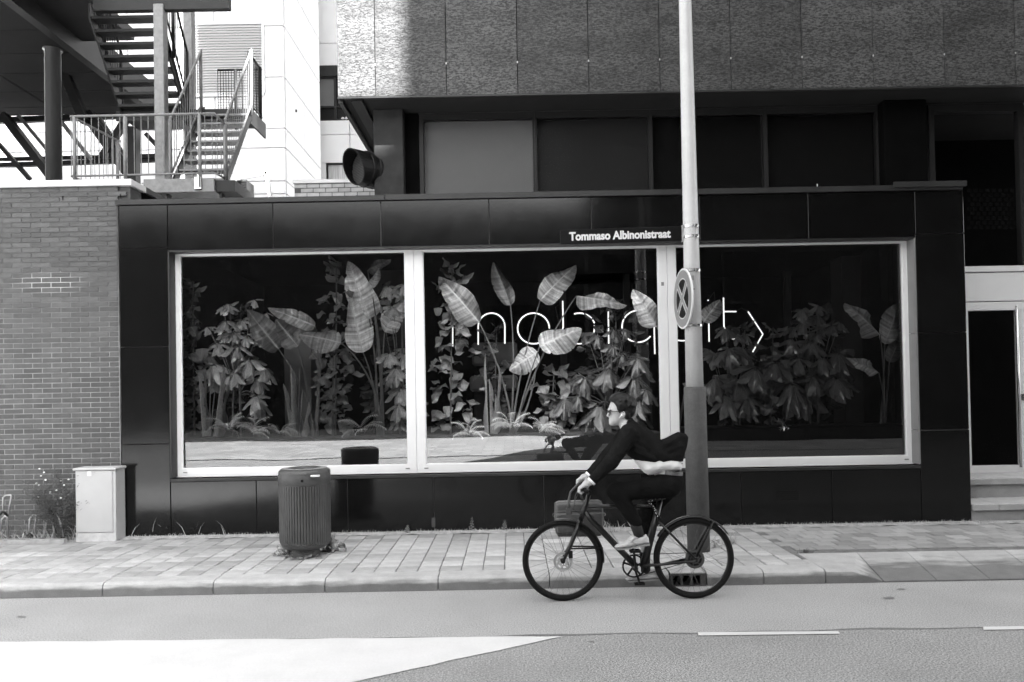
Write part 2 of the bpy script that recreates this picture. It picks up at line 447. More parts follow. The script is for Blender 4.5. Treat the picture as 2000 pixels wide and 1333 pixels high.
# ---- kerb: each stone its own piece
kb = thing('kerb', (0, YK, 0), 'grey concrete kerb along the road edge in front of the shop', 'kerb', kind='structure')
def kerbstone(x0, x1, shrink=.004):
    prof = [(YK-.001, -.08), (YK, .07), (YK+.012, .1), (YK+.035, ZP-.004), (YK+.06, ZP+.001), (YK2, ZP+.001), (YK2, -.08)]
    m = MB()
    m.prism([(x0+shrink, y, z) for y, z in prof], (x1-x0-2*shrink, 0, 0))
    return m
xs = [-184-208, -184, 24, 230, 438, 648, 861, 1071, 1297]
kx = [G(x, 1155-.0175*x, 0).x for x in xs]
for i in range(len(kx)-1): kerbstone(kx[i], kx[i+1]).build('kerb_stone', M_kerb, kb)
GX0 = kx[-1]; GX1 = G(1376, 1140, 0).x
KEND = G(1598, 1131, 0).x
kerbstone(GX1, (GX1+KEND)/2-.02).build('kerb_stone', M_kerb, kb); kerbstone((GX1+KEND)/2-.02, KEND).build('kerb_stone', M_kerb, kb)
# kerb block that drops to the sloping driveway apron
YA2 = 7.50
XA = [G(x, 1127, 0).x for x in (1704, 1809, 1915, 2021, 2127, 2233)]
XB = [G(x, 1079, ZP).x for x in (1672, 1773, 1874, 1976, 2078, 2180)]
m = MB()
x0 = KEND+.004; x1 = XA[0]-.004
v = [(x0,YK,-.05),(x0,YK,.10),(x0,YK+.03,ZP),(x0,YA2,ZP+.001),(x1,YK,-.05),(x1,YK,.012),(XB[0]-.004,YA2,ZP+.001),(x0+.26,YK+.03,ZP),(x0+.24,YK,.10),(x0,YA2,-.05),(XB[0]-.004,YA2,-.05)]
m.add(v, [(0,4,5,8,1),(1,8,7,2),(2,7,6,3),(8,5,7),(7,5,6),(4,10,6,5),(0,1,2,3,9),(9,3,6,10),(0,9,10,4)])
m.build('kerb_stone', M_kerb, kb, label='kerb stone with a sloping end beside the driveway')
for i in range(5):
    a0, a1, b0, b1 = XA[i]+.003, XA[i+1]-.003, XB[i]+.003, XB[i+1]-.003
    m = MB()
    m.add([(a0,YK,-.05),(a1,YK,-.05),(b1,YA2,-.05),(b0,YA2,-.05),(a0,YK,.014),(a1,YK,.014),(b1,YA2,ZP+.001),(b0,YA2,ZP+.001)],
          [(0,3,2,1),(4,5,6,7),(0,1,5,4),(1,2,6,5),(2,3,7,6),(3,0,4,7)])
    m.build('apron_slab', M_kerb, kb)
# ---- cast-iron gully set into the kerb
gl = thing('storm_drain', (GX0, YK, 0), 'cast iron storm drain with three arched openings set in the kerb', 'drain')
w_ = (GX1-GX0-.02); x0 = GX0+.01
m = MB(); m.bx(x0, x0+w_, YK-.012, YK2, ZP-.022, ZP-.010); m.bx(x0, x0+w_, YK-.012, YK2, -.06, .008)
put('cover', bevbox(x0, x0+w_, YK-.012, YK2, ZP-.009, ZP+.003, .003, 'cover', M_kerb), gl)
xs_ = [x0]; bar = .018; op = (w_-4*bar-.03)/3
q = x0
for i in range(4):
    ww = bar if i < 3 else bar+.03
    m.bx(q, q+ww, YK-.012, YK2, .008, ZP-.022); q += ww+op
m.build('frame', M_iron, gl)
MB().bx(x0+.01, x0+w_-.01, YK2-.06, YK2-.02, .009, ZP-.023).build('throat', M_black, gl)
q = x0+bar
for i in range(3):                                       # rounded corners of the openings
    for sx in (0, 1):
        cx = q if sx == 0 else q+op; d = 1 if sx == 0 else -1
        MB().prism([(cx, YK-.010, ZP-.022), (cx+d*.02, YK-.010, ZP-.022), (cx+d*.006, YK-.010, ZP-.028), (cx, YK-.010, ZP-.042)], (0,.02,0)).build('arch', M_iron, gl)
    q += bar+op

# ---- pavement: base plus pavers
pv = thing('pavement', (0, YK2, 0), 'pale concrete pavement of small pavers in front of the shop', 'pavement', kind='structure')
MB().bx(-9, KEND, YK2+.002, YA2+.002, -.05, ZP-.012).build('bedding', M_joint, pv)
MB().bx(-9, 9, YA2+.003, 9.6, -.05, ZP-.012).build('bedding', M_joint, pv)
def sandstrip(u, v):
    x = -9+18*u; n = .015*math.sin(x*9.1)+.012*math.sin(x*21.7+2)
    return (x, YW-.17+.17*v + (n if v < .01 else 0), ZP+.002+.008*v)
MB().grid(sandstrip, 300, 3).build('sand_strip', M_sand, pv, smooth=True)
PITCH = .2; GAP = .008
full = bevbox(-.1+GAP/2, .1-GAP/2, -.1+GAP/2, .1-GAP/2, -.03, 0, .004, 'paver', M_paver)
fullr = bevbox(-.1+GAP/2, .1-GAP/2, -.1+GAP/2, .1-GAP/2, -.03, 0, .004, 'paver', M_paver_r)
XR = G(1560, 1075, ZP).x
spots = []
ncol = 75; nrow = 9
for i in range(ncol):
    for j in range(nrow):
        y = YK2+.012+.1+j*.2
        x = -6.6+i*PITCH
        right = x > XR - .02*j
        if right:
            if y < YA2+.08: continue
            if j % 2: x += .1
        if y > YW-.11: continue
        spots.append((x, y, right))
def inview(x, y):
    d = Vector((x, y, ZP-CAMZ)); a_ = d.dot(CR)/d.dot(CFW)*F
    return abs(a_) < 1015
spots.sort(key=lambda s_: (not inview(s_[0], s_[1]), s_[1]+abs(s_[0])*.02))
rest = MB(); rest_r = []
for n_, (x, y, right) in enumerate(spots):
    dz = random.uniform(-.002,.002); rot = Euler((random.uniform(-.006,.006), random.uniform(-.006,.006), random.uniform(-.012,.012)))
    if n_ < 300:
        put('paver', fullr if right else full, pv, M=Matrix.Translation((x+random.uniform(-.001,.001), y, ZP+dz)) @ rot.to_matrix().to_4x4())
    elif inview(x, y) or abs(x) < 7:
        R_ = rot.to_matrix(); h = .1-GAP/2
        cs = [Vector((x, y, ZP+dz)) + R_ @ Vector(c) for c in ((-h,-h,-.03),(h,-h,-.03),(h,h,-.03),(-h,h,-.03),(-h,-h,-.003),(h,-h,-.003),(h,h,-.003),(-h,h,-.003),(-h+.003,-h+.003,0),(h-.003,-h+.003,0),(h-.003,h-.003,0),(-h+.003,h-.003,0))]
        rest.add(cs, [(0,1,5,4),(1,2,6,5),(2,3,7,6),(3,0,4,7),(4,5,9,8),(5,6,10,9),(6,7,11,10),(7,4,8,11),(8,9,10,11)])
        rest_r.append(random.random())
def stuff_with_rnd(mb, rr, per, name, m, parent):
    me = bpy.data.meshes.new(name); me.from_pydata(mb.v, [], mb.f)
    at = me.attributes.new('rnd', 'FLOAT', 'FACE')
    at.data.foreach_set('value', np.repeat(np.array(rr, dtype=np.float32), per))
    bm = bmesh.new(); bm.from_mesh(me); bmesh.ops.recalc_face_normals(bm, faces=bm.faces); bm.to_mesh(me); bm.free()
    me.materials.append(m); return put(name, me, parent, kind='stuff')
stuff_with_rnd(rest, rest_r, 9, 'more_pavers', M_paver_r, pv)

# ================================================================== brick building on the left
YBR = 9.10
bwl = thing('brick_building', (-6, YBR, 0), 'low brick building with white coping beside the black shop', 'building')
zt = P(120, 366, YBR).z                     # top of brickwork
xr = P(234, 700, YBR).x
XRET = P(254, 366, YBR).x                   # corner where the parapet turns back above the shop
mm_ = mat('mortar', .085, .95, .1, var=.25, vscale=8)
_t = mm_.node_tree; _b = _t.nodes['Principled BSDF']; _src = _b.inputs['Base Color'].links[0].from_socket
# pale joints in the lower wall, darker joints above, lime bloom around one patch
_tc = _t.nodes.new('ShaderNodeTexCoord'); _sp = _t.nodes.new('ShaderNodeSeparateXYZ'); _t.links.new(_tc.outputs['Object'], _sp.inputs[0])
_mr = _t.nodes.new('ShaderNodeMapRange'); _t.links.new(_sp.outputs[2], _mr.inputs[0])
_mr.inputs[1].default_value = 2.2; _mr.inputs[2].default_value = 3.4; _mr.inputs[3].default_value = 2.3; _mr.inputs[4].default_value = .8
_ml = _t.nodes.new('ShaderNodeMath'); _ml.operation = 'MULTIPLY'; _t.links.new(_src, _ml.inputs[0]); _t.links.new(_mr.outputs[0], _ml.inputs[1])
pc = P(95, 553, YBR)
_d = _t.nodes.new('ShaderNodeVectorMath'); _d.operation = 'SUBTRACT'; _t.links.new(_tc.outputs['Object'], _d.inputs[0]); _d.inputs[1].default_value = pc
_s2 = _t.nodes.new('ShaderNodeVectorMath'); _s2.operation = 'MULTIPLY'; _t.links.new(_d.outputs[0], _s2.inputs[0]); _s2.inputs[1].default_value = (1,0,3.4)
_ln = _t.nodes.new('ShaderNodeVectorMath'); _ln.operation = 'LENGTH'; _t.links.new(_s2.outputs[0], _ln.inputs[0])
_m2 = _t.nodes.new('ShaderNodeMapRange'); _t.links.new(_ln.outputs[1], _m2.inputs[0])
_m2.inputs[1].default_value = .2; _m2.inputs[2].default_value = .55; _m2.inputs[3].default_value = 1; _m2.inputs[4].default_value = 0
_mx = _t.nodes.new('ShaderNodeMix'); _mx.data_type = 'RGBA'; _t.links.new(_m2.outputs[0], _mx.inputs['Factor']); _t.links.new(_ml.outputs[0], _mx.inputs['A'])
_mx.inputs['B'].default_value = (.36,.36,.36,1); _t.links.new(_mx.outputs['Result'], _b.inputs['Base Color'])
MB().bx(-12, xr-.004, YBR+.004, YBR+.3, -.02, zt).build('mortar_wall', mm_, bwl)
MB().bx(xr-.004, XRET-.012, YBR+.03, YBR+.3, 3.9, zt-.004).build('mortar_wall', mm_, bwl)
BW, BH = .228, .0597
bfull = bevbox(-BW/2+.005, BW/2-.005, -.03, .03, -BH/2+.0042, BH/2-.0042, .003, 'brick', M_brick)
bhalf = bevbox(-BW/4+.005, BW/4-.005, -.03, .03, -BH/2+.0042, BH/2-.0042, .003, 'brick', M_brick)
rows = int((zt-.10)/BH)+1
bspots = []
for r_ in range(rows):
    z = zt - BH/2 - r_*BH
    if z < ZP-.02: break
    zc = P(234, 395, YBR).z
    xe = XRET if z > zc else xr
    off = 0 if r_ % 2 else BW/2
    x = xr - .01 + BW - off
    while x > -9:
        x -= BW
        if x + BW/2 > xe + .001:
            if x > xe - .001 + .0 : 
                continue
            bspots.append((x - BW/4 , z, 1)); continue
        bspots.append((x, z, 0))
bs_in = [s_ for s_ in bspots if inview(s_[0], YBR) or s_[0] > -5.75]
bs_out = [s_ for s_ in bspots if s_ not in bs_in]
vis = sorted(bs_in, key=lambda s_: -s_[0])
rb = MB(); rbr = []
for n_, (x, z, h) in enumerate(vis + bs_out):
    dy = random.uniform(-.0015,.0015)
    if n_ < 300:
        put('brick', bhalf if h else bfull, bwl, M=Matrix.Translation((x, YBR+.028+dy, z)))
    else:
        hw = (BW/4 if h else BW/2)-.005; hh = BH/2-.0042; y0 = YBR-.002+dy
        rb.add([(x-hw,y0+.003,z-hh),(x+hw,y0+.003,z-hh),(x+hw,y0+.003,z+hh),(x-hw,y0+.003,z+hh),
                (x-hw+.003,y0,z-hh+.003),(x+hw-.003,y0,z-hh+.003),(x+hw-.003,y0,z+hh-.003),(x-hw+.003,y0,z+hh-.003),
                (x-hw,y0+.03,z-hh),(x+hw,y0+.03,z-hh),(x+hw,y0+.03,z+hh),(x-hw,y0+.03,z+hh)],
               [(4,5,6,7),(0,1,5,4),(1,2,6,5),(2,3,7,6),(3,0,4,7),(8,9,1,0),(9,10,2,1),(10,11,3,2),(11,8,0,3)])
        rbr.append(random.random())
stuff_with_rnd(rb, rbr, 9, 'more_bricks', M_brick, bwl)
# white coping, return towards the back coloured dark to stand for its shaded side
zc0 = zt+.004; zc1 = zt+.075
YRB = 9.95
MB().bx(-12, XRET+.03, YBR-.035, YBR+.34, zc0, zc1).build('coping', M_whitemetal, bwl)
MB().bx(XRET-.31, XRET+.03, YBR+.341, YRB+1.2, zc0, zc1).build('coping', M_cap, bwl)
MB().bx(XRET-.28, XRET, YBR+.31, YRB+1.2, 3.6, zt).build('parapet_return', M_dark, bwl)  # parapet side coloured dark for shade
for px_, py_ in ((123, 387), (236, 383)):               # open weep joints
    p = P(px_, py_, YBR); MB().bx(p.x-.006, p.x+.006, YBR-.006, YBR+.001, p.z-.028, p.z+.022).build('weep_hole', M_black, bwl)
MB().bx(-30, XRET-.3, YBR+.31, 30, 3.7, zt-.25).build('roof', M_roof, bwl)

# ================================================================== black shop building
shop = thing('shop_building', (0, YW, ZP), 'single storey shop clad in glossy black panels with big windows', 'shop')
def zpx(py, y=YW, px=1000): return P(px, py, y).z
def xpx(px, y=YW, py=700): return P(px, py, y).x
XL, XRt = xpx(235), xpx(1890)
Z_TOP = zpx(388); Z_HEAD = zpx(478); Z_SILL = zpx(922); Z_CAP = zpx(377)
WX0, WX1 = xpx(330), xpx(1793)
YG = YW+.17            # window frame plane
g = .004
def panel(x0, x1, z0, z1, y0=YW, th=.03, **kw):
    tilt = random.uniform(-.0016, .0016); tz = random.uniform(-.0012, .0012)
    me = bevbox(x0+g, x1-g, y0, y0+th, z0+g, z1-g, .003, 'cladding_panel', M_clad)
    for v in me.vertices:
        v.co.y += (v.co.x-(x0+x1)/2)*tilt + (v.co.z-(z0+z1)/2)*tz
    return put('cladding_panel', me, shop, **kw)
# backing walls (dark), leaving the window opening and the room behind it open
jm = mat('panel_joint', .05, .6)
MB().bx(XL+.004, WX0-.012, YW+.022, YW+.3, ZP-.02, Z_TOP).build('backing', jm, shop)
MB().bx(WX1+.012, XRt-.004, YW+.022, YW+.3, ZP-.02, Z_TOP).build('backing', jm, shop)
MB().bx(WX0-.012, WX1+.012, YW+.022, YW+.3, Z_HEAD+.012, Z_TOP).build('backing', jm, shop)
MB().bx(WX0-.012, WX1+.012, YW+.022, YW+.3, ZP-.02, Z_SILL-.012).build('backing', jm, shop)
tx = [XL] + [xpx(p, YW, 430) for p in (327, 533, 744, 955, 1155, 1366, 1578, 1787)] + [XRt]
zh = zpx(473)
for i in range(len(tx)-1): panel(tx[i], tx[i+1], Z_HEAD if 0 < i < len(tx)-2 else zpx(472), Z_TOP)
lz = [zpx(472), zpx(665), zpx(855), ZP+.004]
for (a_, b_) in ((XL, WX0), (WX1, XRt)):
    for i in range(3): panel(a_, b_, lz[i+1], lz[i])
bxs = [WX0] + [xpx(p, YW, 990) for p in (501, 679, 848, 1063, 1252, 1448, 1626)] + [WX1]
for i in range(len(bxs)-1):
    panel(bxs[i], bxs[i+1], ZP+.004, Z_SILL-.045)
MB().bx(WX0+.002, WX1-.002, YW-.012, YW+.17, Z_SILL-.044, Z_SILL-.012).build('sill', M_cap, shop)
# louvre grille low on the plinth
p = P(1537, 968, YW); lv = MB()
for k in range(5): lv.bx(p.x-.13, p.x+.13, YW-.008, YW+.0, p.z-.05+k*.024, p.z-.042+k*.024)
lv.build('vent_grille', mat('grille', .006, .6, .1), shop)
# white kerb-side scuff piece at the joint
p = P(845, 1015, YW); MB().bx(p.x-.012, p.x+.03, YW-.004, YW+.0, p.z-.09, p.z+.02).build('cover_plate', mat('cover_plate', .035, .4), shop)
# coping in two lengths, roof
xm = xpx(752, YW, 380)
MB().bx(XL-.03, xm-.004, YW-.03, YW+.33, Z_TOP+.004, Z_CAP-.006).build('coping', M_cap, shop)
MB().bx(xm+.004, XRt-.02, YW-.03, YW+.33, Z_TOP+.004, Z_CAP).build('coping', M_cap, shop)
MB().bx(XL+.05, XRt-.03, YW+.301, 14.0, Z_TOP-.35, Z_TOP-.25).build('roof', M_roof2, shop)
MB().bx(XL+.004, XL+.3, YW+.301, 14.0, ZP, Z_TOP-.26).build('side_wall', M_dark, shop)
MB().bx(XRt-.3, XRt-.004, YW+.301, 14.0, ZP, Z_TOP-.02).build('side_wall', M_dark, shop)
# reveals round the opening
MB().bx(WX0-.010, WX0+.012, YW+.005, YG+.02, Z_SILL, Z_HEAD).build('reveal', M_cap, shop)
for (za, zb) in ((lz[1]+.003, Z_HEAD-.002), (lz[2]+.003, lz[1]-.003), (Z_SILL, lz[2]-.003)):
    MB().bx(WX1-.012, WX1+.010, YW+.005, YG+.02, za, zb).build('reveal', M_reveal, shop)
MB().bx(WX0, WX1, YW+.005, YG+.02, Z_HEAD-.012, Z_HEAD+.010).build('reveal', M_cap, shop)
# white window frame with three panes
fx0, fx1 = xpx(341, YG), xpx(1784, YG)
zf1, zf0 = zpx(482, YG), zpx(921, YG)
gz1, gz0 = zpx(487, YG), zpx(905, YG)
pane_px = ((352.5, 794), (828, 1290), (1323, 1768))
pane_x = [(xpx(a_, YG), xpx(b_, YG)) for a_, b_ in pane_px]
bnd = [fx0, (pane_x[0][1]+pane_x[1][0])/2, (pane_x[1][1]+pane_x[2][0])/2, fx1]
ZB0, ZB1 = zf0, zf1
for i in range(3):
    wnd = None
    m = MB()
    x0, x1 = bnd[i]+.002, bnd[i+1]-.002; a_, b_ = pane_x[i]
    m.bx(x0, a_, YG, YG+.07, zf0, zf1); m.bx(b_, x1, YG, YG+.07, zf0, zf1)
    m.bx(a_, b_, YG, YG+.07, zf0, gz0); m.bx(a_, b_, YG, YG+.07, gz1, zf1)
    # inner glazing bead, slightly recessed
    for q in ((a_, a_+.012, gz0, gz1), (b_-.012, b_, gz0, gz1), (a_+.012, b_-.012, gz0, gz0+.012), (a_+.012, b_-.012, gz1-.012, gz1)):
        m.bx(q[0], q[1], YG+.012, YG+.055, q[2], q[3])
    wnd = m.build('window', M_white, shop)
    MB().sheet([(a_,YG+.03,gz0),(b_,YG+.03,gz0),(b_,YG+.03,gz1),(a_,YG+.03,gz1)]).build('pane', M_glass, wnd)
    for q in (x0+.11, x1-.11):
        MB().bx(q-.025, q+.025, YG-.004, YG+.001, zf0+.05, zf0+.064).build('drain_cap', M_reveal, wnd)
# small sticker on the second mullion
p = P(1294, 555, YG); MB().bx(p.x-.016, p.x+.016, YG-.002, YG-.0005, p.z-.022, p.z+.022).build('sticker', M_signgrey, shop)
# room behind the glass
YR = 13.2
room = thing('shop_interior', (0, 10, ZP), 'dark shop room behind the windows', 'room', kind='structure')
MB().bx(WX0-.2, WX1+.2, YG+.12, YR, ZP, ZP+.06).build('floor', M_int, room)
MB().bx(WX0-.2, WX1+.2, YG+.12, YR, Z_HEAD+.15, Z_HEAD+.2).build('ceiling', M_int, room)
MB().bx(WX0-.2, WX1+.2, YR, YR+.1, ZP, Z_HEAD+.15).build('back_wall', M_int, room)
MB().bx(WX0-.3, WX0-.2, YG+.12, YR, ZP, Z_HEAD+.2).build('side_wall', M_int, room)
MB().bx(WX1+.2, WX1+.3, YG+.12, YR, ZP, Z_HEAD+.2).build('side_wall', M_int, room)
p0 = P(556, 760, 11.2); p1 = P(608, 760, 11.2)
MB().bx(p0.x, p1.x, 11.2, 11.6, ZP+.06, P(580, 640, 11.2).z).build('pale_pier', M_intw, room)
p0 = P(1650, 760, 10.9); p1 = P(1800, 760, 10.9)
MB().bx(p0.x, p1.x, 10.9, 11.3, ZP+.06, Z_HEAD+.1).build('pier', mat('interior_mid', .02, .8), room)
p0 = P(738, 600, 11.4); p1 = P(800, 600, 11.4)
MB().bx(p0.x, p1.x, 11.4, 11.8, ZP+.06, Z_HEAD+.1).build('pier', MATS['interior_mid'], room)
for x_ in (1100, 1225, 1540, 1660):
    p = P(x_, 600, 12.2); MB().bx(p.x-.05, p.x+.05, 12.2, 12.3, ZP+.06, Z_HEAD+.1).build('pier', MATS['interior_mid'], room)

# ================================================================== upper building with overhang
YF = 9.60
up = thing('office_building', (1, YF, 0), 'office block with dark speckled slabs overhanging the shop roof', 'building')
ZS = zpx(183.5, YF)                       # soffit level
fxs = [P(q, 100, YF).x for q in (658, 732, 871)]
st = fxs[2]-fxs[1]
while fxs[-1] < 9: fxs.append(fxs[-1]+st)
for i in range(len(fxs)-1):
    me = bevbox(fxs[i]+.004, fxs[i+1]-.004, YF, YF+.05, ZS, ZS+3.2, .003, 'facade_slab', M_granite)
    tl = random.uniform(-.002,.002)
    for v in me.vertices: v.co.y += (v.co.x-fxs[i])*tl
    put('facade_slab', me, up)
    p = P(1000, 122, YF)
    MB().bx(fxs[i+1]-.008, fxs[i+1]+.008, YF-.003, YF+.002, p.z-.012, p.z+.012).build('clip', M_galv, up)
MB().bx(fxs[0]+.01, 12, YF+.052, 18, ZS+.12, ZS+33).build('upper_block', M_dark, up)  # unseen height added so the block shades the white building
for i in range(10):      # slabs carry on above the picture
    MB().bx(fxs[0]+.004, 12, YF, YF+.05, ZS+3.21+i*3, ZS+6.2+i*3).build('facade_band', M_granite, up)
YWN = 10.16
MB().bx(fxs[0]+.02, 12, YF+.002, 18, ZS-.012, ZS+.115).build('soffit', M_soffit, up)
MB().bx(fxs[0]+.0, fxs[0]+.05, YF+.052, 18, ZS-.06, ZS+.4).build('edge_trim', M_cap, up)
MB().bx(fxs[0]+.16, fxs[0]+.30, YF+.052, 18, ZS-.05, ZS-.014).build('edge_trim', M_frame2, up)
MB().bx(fxs[0]+.0, 12, YF-.004, YF+.03, ZS-.022, ZS-.003).build('drip_edge', M_cap, up)
# columns
ZR = Z_TOP-.25
for a_, b_ in ((730, 788), (1728, 1812)):
    x0 = P(a_, 300, 10.0).x; x1 = P(b_, 300, 10.0).x
    me = bevbox(x0, x1, 10.0, 10.6, 0 if a_ > 1000 else ZR, ZS-.013, .012, 'column', M_column if a_ < 1000 else M_dark); put('column', me, up)
# ribbon windows: frame bars, panes, blinds behind
ztop = zpx(219, YWN); zhead = zpx(232, YWN); zbot = ZR+.03
x0 = P(818, 300, YWN).x; x1 = P(1722, 300, YWN).x
MB().bx(x0-.35, x0-.002, YWN+.02, YWN+.3, ZR, ZS-.014).build('wall', M_dark, up)
MB().bx(x0, P(2100,300,YWN).x, YWN-.0, YWN+.1, ztop, ZS-.014).build('head', M_cap, up)
mul = [P(q, 300, YWN).x for q in (823, 1045, 1271, 1496, 1716)]
for i in range(4):
    a_, b_ = mul[i], mul[i+1]; f = .028
    m = MB(); m.bx(a_-f+.002, a_+f, YWN, YWN+.08, zbot, ztop-.004) if i == 0 else m.bx(a_+.001, a_+f, YWN, YWN+.08, zbot, ztop-.004)
    m.bx(b_-f, b_-.001 if i < 3 else b_+f, YWN, YWN+.08, zbot, ztop-.004)
    m.bx(a_+f, b_-f, YWN, YWN+.08, zhead, ztop-.004); m.bx(a_+f, b_-f, YWN, YWN+.08, zbot, zbot+.06)
    wd = m.build('window', M_frame2, up)
    MB().sheet([(a_+f, YWN+.03, zbot+.06), (b_-f, YWN+.03, zbot+.06), (b_-f, YWN+.03, zhead), (a_+f, YWN+.03, zhead)]).build('pane', M_glass2, wd)
    if i < 2: MB().bx(a_+f, b_-f, YWN+.10, YWN+.115, zbot+.02, zhead+.02).build('blind', M_blind if i == 0 else mat('mid_blind', .022, .9, .05), wd)
    else: MB().bx(a_+f, b_-f, YWN+.10, YWN+.115, zbot+.02, zhead+.02).build('blind', mat('grey_blind%d' % i, .008, .9, .02), wd)
# glazed bay over the entrance
xa = P(1816, 300, YWN).x; xb = P(1992, 300, YWN).x; xc = P(2180, 300, YWN).x
zd = P(1950, 520, YWN).z
m = MB(); m.bx(xa, xa+.07, YWN, YWN+.1, zd, ztop-.004); m.bx(xb-.005, xb+.06, YWN, YWN+.1, zd, ztop-.004)
m.bx(xa+.07, xb-.005, YWN, YWN+.1, zhead-.02, ztop-.004)
wd = m.build('window', M_frame2, up)
MB().sheet([(xa+.07,YWN+.04,zd),(xb,YWN+.04,zd),(xb,YWN+.04,zhead-.02),(xa+.07,YWN+.04,zhead-.02)]).build('pane', M_glass2, wd)
MB().sheet([(xb+.06,YWN+.04,zd),(xc,YWN+.04,zd),(xc,YWN+.04,zhead-.02),(xb+.06,YWN+.04,zhead-.02)]).build('pane', M_glass2, wd)
MB().bx(xa-.2, xc, YWN+1.6, YWN+1.7, 0, ZS).build('back_wall', M_int, up)
for q in (1510, 1538, 1556):
    pass
# slatted screen seen behind the glass
sc = MB()
for r_ in range(9):
    for c_ in range(9):
        p = P(1893+c_*12+(r_ % 2)*6, 372+r_*9, YWN+.5); 
        if p.z > zd+.1: sc.bx(p.x-.026, p.x+.026, YWN+.5, YWN+.51, p.z-.025, p.z+.022)
sc.build('screen', mat('screen', .006, .8, .05), up)
# entrance: white band, door with frame, bar handle, steps
xdl = XRt+.01
def zr(py): return P(1945, py, YWN).z
ent = MB()
MB().bx(xdl, xc, YWN-.06, YWN+.02, zr(532), zr(521)).build('fascia', M_white, up)
MB().bx(xdl, xc, YWN-.05, YWN+.02, zr(589), zr(534)).build('fascia', M_white, up)
m = MB(); zsill = zr(925)
xg0 = P(1890, 760, YWN).x; xg1 = P(1986, 760, YWN).x
m.bx(xdl, xc, YWN-.055, YWN+.02, zr(607), zr(591)); m.bx(xg0, xg1, YWN-.05, YWN+.02, zsill, zr(909))
m.bx(xg1, xg1+.14, YWN-.05, YWN+.02, zsill, zr(607)); m.bx(xg0-.3, xg0, YWN-.05, YWN+.02, zsill, zr(607))
door = m.build('door', M_white, up)
MB().sheet([(xg0,YWN-.02,zr(909)),(xg1,YWN-.02,zr(909)),(xg1,YWN-.02,zr(607)),(xg0,YWN-.02,zr(607))]).build('pane', M_glass2, door)
hx = P(1988, 760, YWN-.1).x
m = MB(); m.tube([(hx, YWN-.12, zr(912)), (hx, YWN-.12, zr(600))], .016, 12)
m.tube([(hx, YWN-.12, zr(606)), (hx+.06, YWN-.04, zr(606))], .01, 8); m.tube([(hx, YWN-.12, zr(903)), (hx+.06, YWN-.04, zr(903))], .01, 8)
m.build('handle', M_chrome, door, smooth=True)
p = P(1997, 776, YWN-.05); MB().bx(p.x-.02, p.x+.03, YWN-.06, YWN-.051, p.z-.04, p.z+.04).build('lock_plate', M_chrome, door)
stp = thing('entrance_steps', (XRt+.5, YW, ZP), 'two pale stone steps up to the glass entrance door', 'steps')
z1 = P(1950, 985, YW-.02).z; z2 = P(1950, 935, 9.5).z
MB().bx(xdl, 9, YW+.03, 9.55, ZP-.02, z1-.075).build('riser', M_step, stp)
me = bevbox(xdl-.0, P(1950,985,YW).x-.002, YW-.02, 9.6, z1-.075, z1, .006, 'tread', M_step); put('tread', me, stp)
me = bevbox(P(1950,985,YW).x+.002, 9, YW-.02, 9.6, z1-.075, z1, .006, 'tread', M_step); put('tread', me, stp)
MB().bx(xdl, 9, 9.56, 10.1, z1-.05, z2-.075).build('riser', M_step, stp)
me = bevbox(xdl, 9, 9.5, 10.12, z2-.075, z2, .006, 'tread', M_step); put('tread', me, stp)
MB().bx(xdl, 9, 10.10, 10.3, z2-.3, zsill).build('threshold', M_white, stp)

# little cap on the shop roof edge
p = P(1596, 357, YW+.2)
vc = thing('roof_vent_cap', p, 'tiny pale cap with a pin on the shop coping', 'vent cap')
m = MB(); m.lathe([(.02,0),(.035,.01),(.035,.03),(.015,.04),(.006,.045),(.006,.09)], (p.x, p.y, Z_CAP+.001)); m.build('cap', M_whitemetal, vc)
# flashing strip on the coping
p0 = P(1742, 366, YW); p1 = P(1884, 364, YW)
fs = MB(); fs.bx(p0.x, p1.x, YW-.05, YW-.032, Z_CAP-.03, Z_CAP+.035)
fs.build('flashing_strip', M_cap, label='loose dark flashing strip at the right end of the shop coping', cat='flashing')
# ================================================================== buildings across the street (behind the camera)
M_opp = mat('opposite_wall', .022, .9, .0, var=.15, vscale=1)
M_oppw = mat('opposite_window', .01, .4, .08)
M_oppf = mat('opposite_frame', .03, .8, .05)
def opp(name, x0, x1, yfront, depth, h, label, nx, nz, wz0=1.2, parent=None, z0=0):
    t = thing(name, ((x0+x1)/2, yfront, 0), label, 'building') if parent is None else parent
    MB().bx(x0, x1, yfront-depth, yfront, z0, h).build('wall', M_opp, t)
    cw = (x1-x0)/nx; ch = 3.2
    for i in range(nx):
        for j in range(nz):
            a_ = x0+i*cw+.35; b_ = x0+(i+1)*cw-.35; c_ = z0+wz0+j*ch; d_ = c_+1.7
            m = MB(); f = .07
            m.bx(a_, a_+f, yfront+.001, yfront+.05, c_, d_); m.bx(b_-f, b_, yfront+.001, yfront+.05, c_, d_)
            m.bx(a_+f, b_-f, yfront+.001, yfront+.05, c_, c_+f); m.bx(a_+f, b_-f, yfront+.001, yfront+.05, d_-f, d_)
            wd = m.build('window', M_oppf, t)
            MB().bx(a_+f, b_-f, yfront+.001, yfront+.02, c_+f, d_-f).build('pane', M_oppw, wd)
    return t
XT = P(785, 90, YF).x + (YF+7.2)*math.tan(SUN_AZ)        # step in the skyline that shades the facade
HL = Z_TOP + 2.08 + (YW+6.0)/math.cos(SUN_AZ)*math.tan(SUN_EL)
tb = opp('opposite_office_tower', 2.5, XT, -6.0, 1.2, HL, 'tall dark office tower slab across the street, shaped to block the sun, mirrored in the right windows', 3, 4)  # unseen slab kept thin and stepped to shape where the sun falls
MB().bx(XT, 46, -7.2, -6.0, 0, HL+14).build('wall', M_opp, tb)
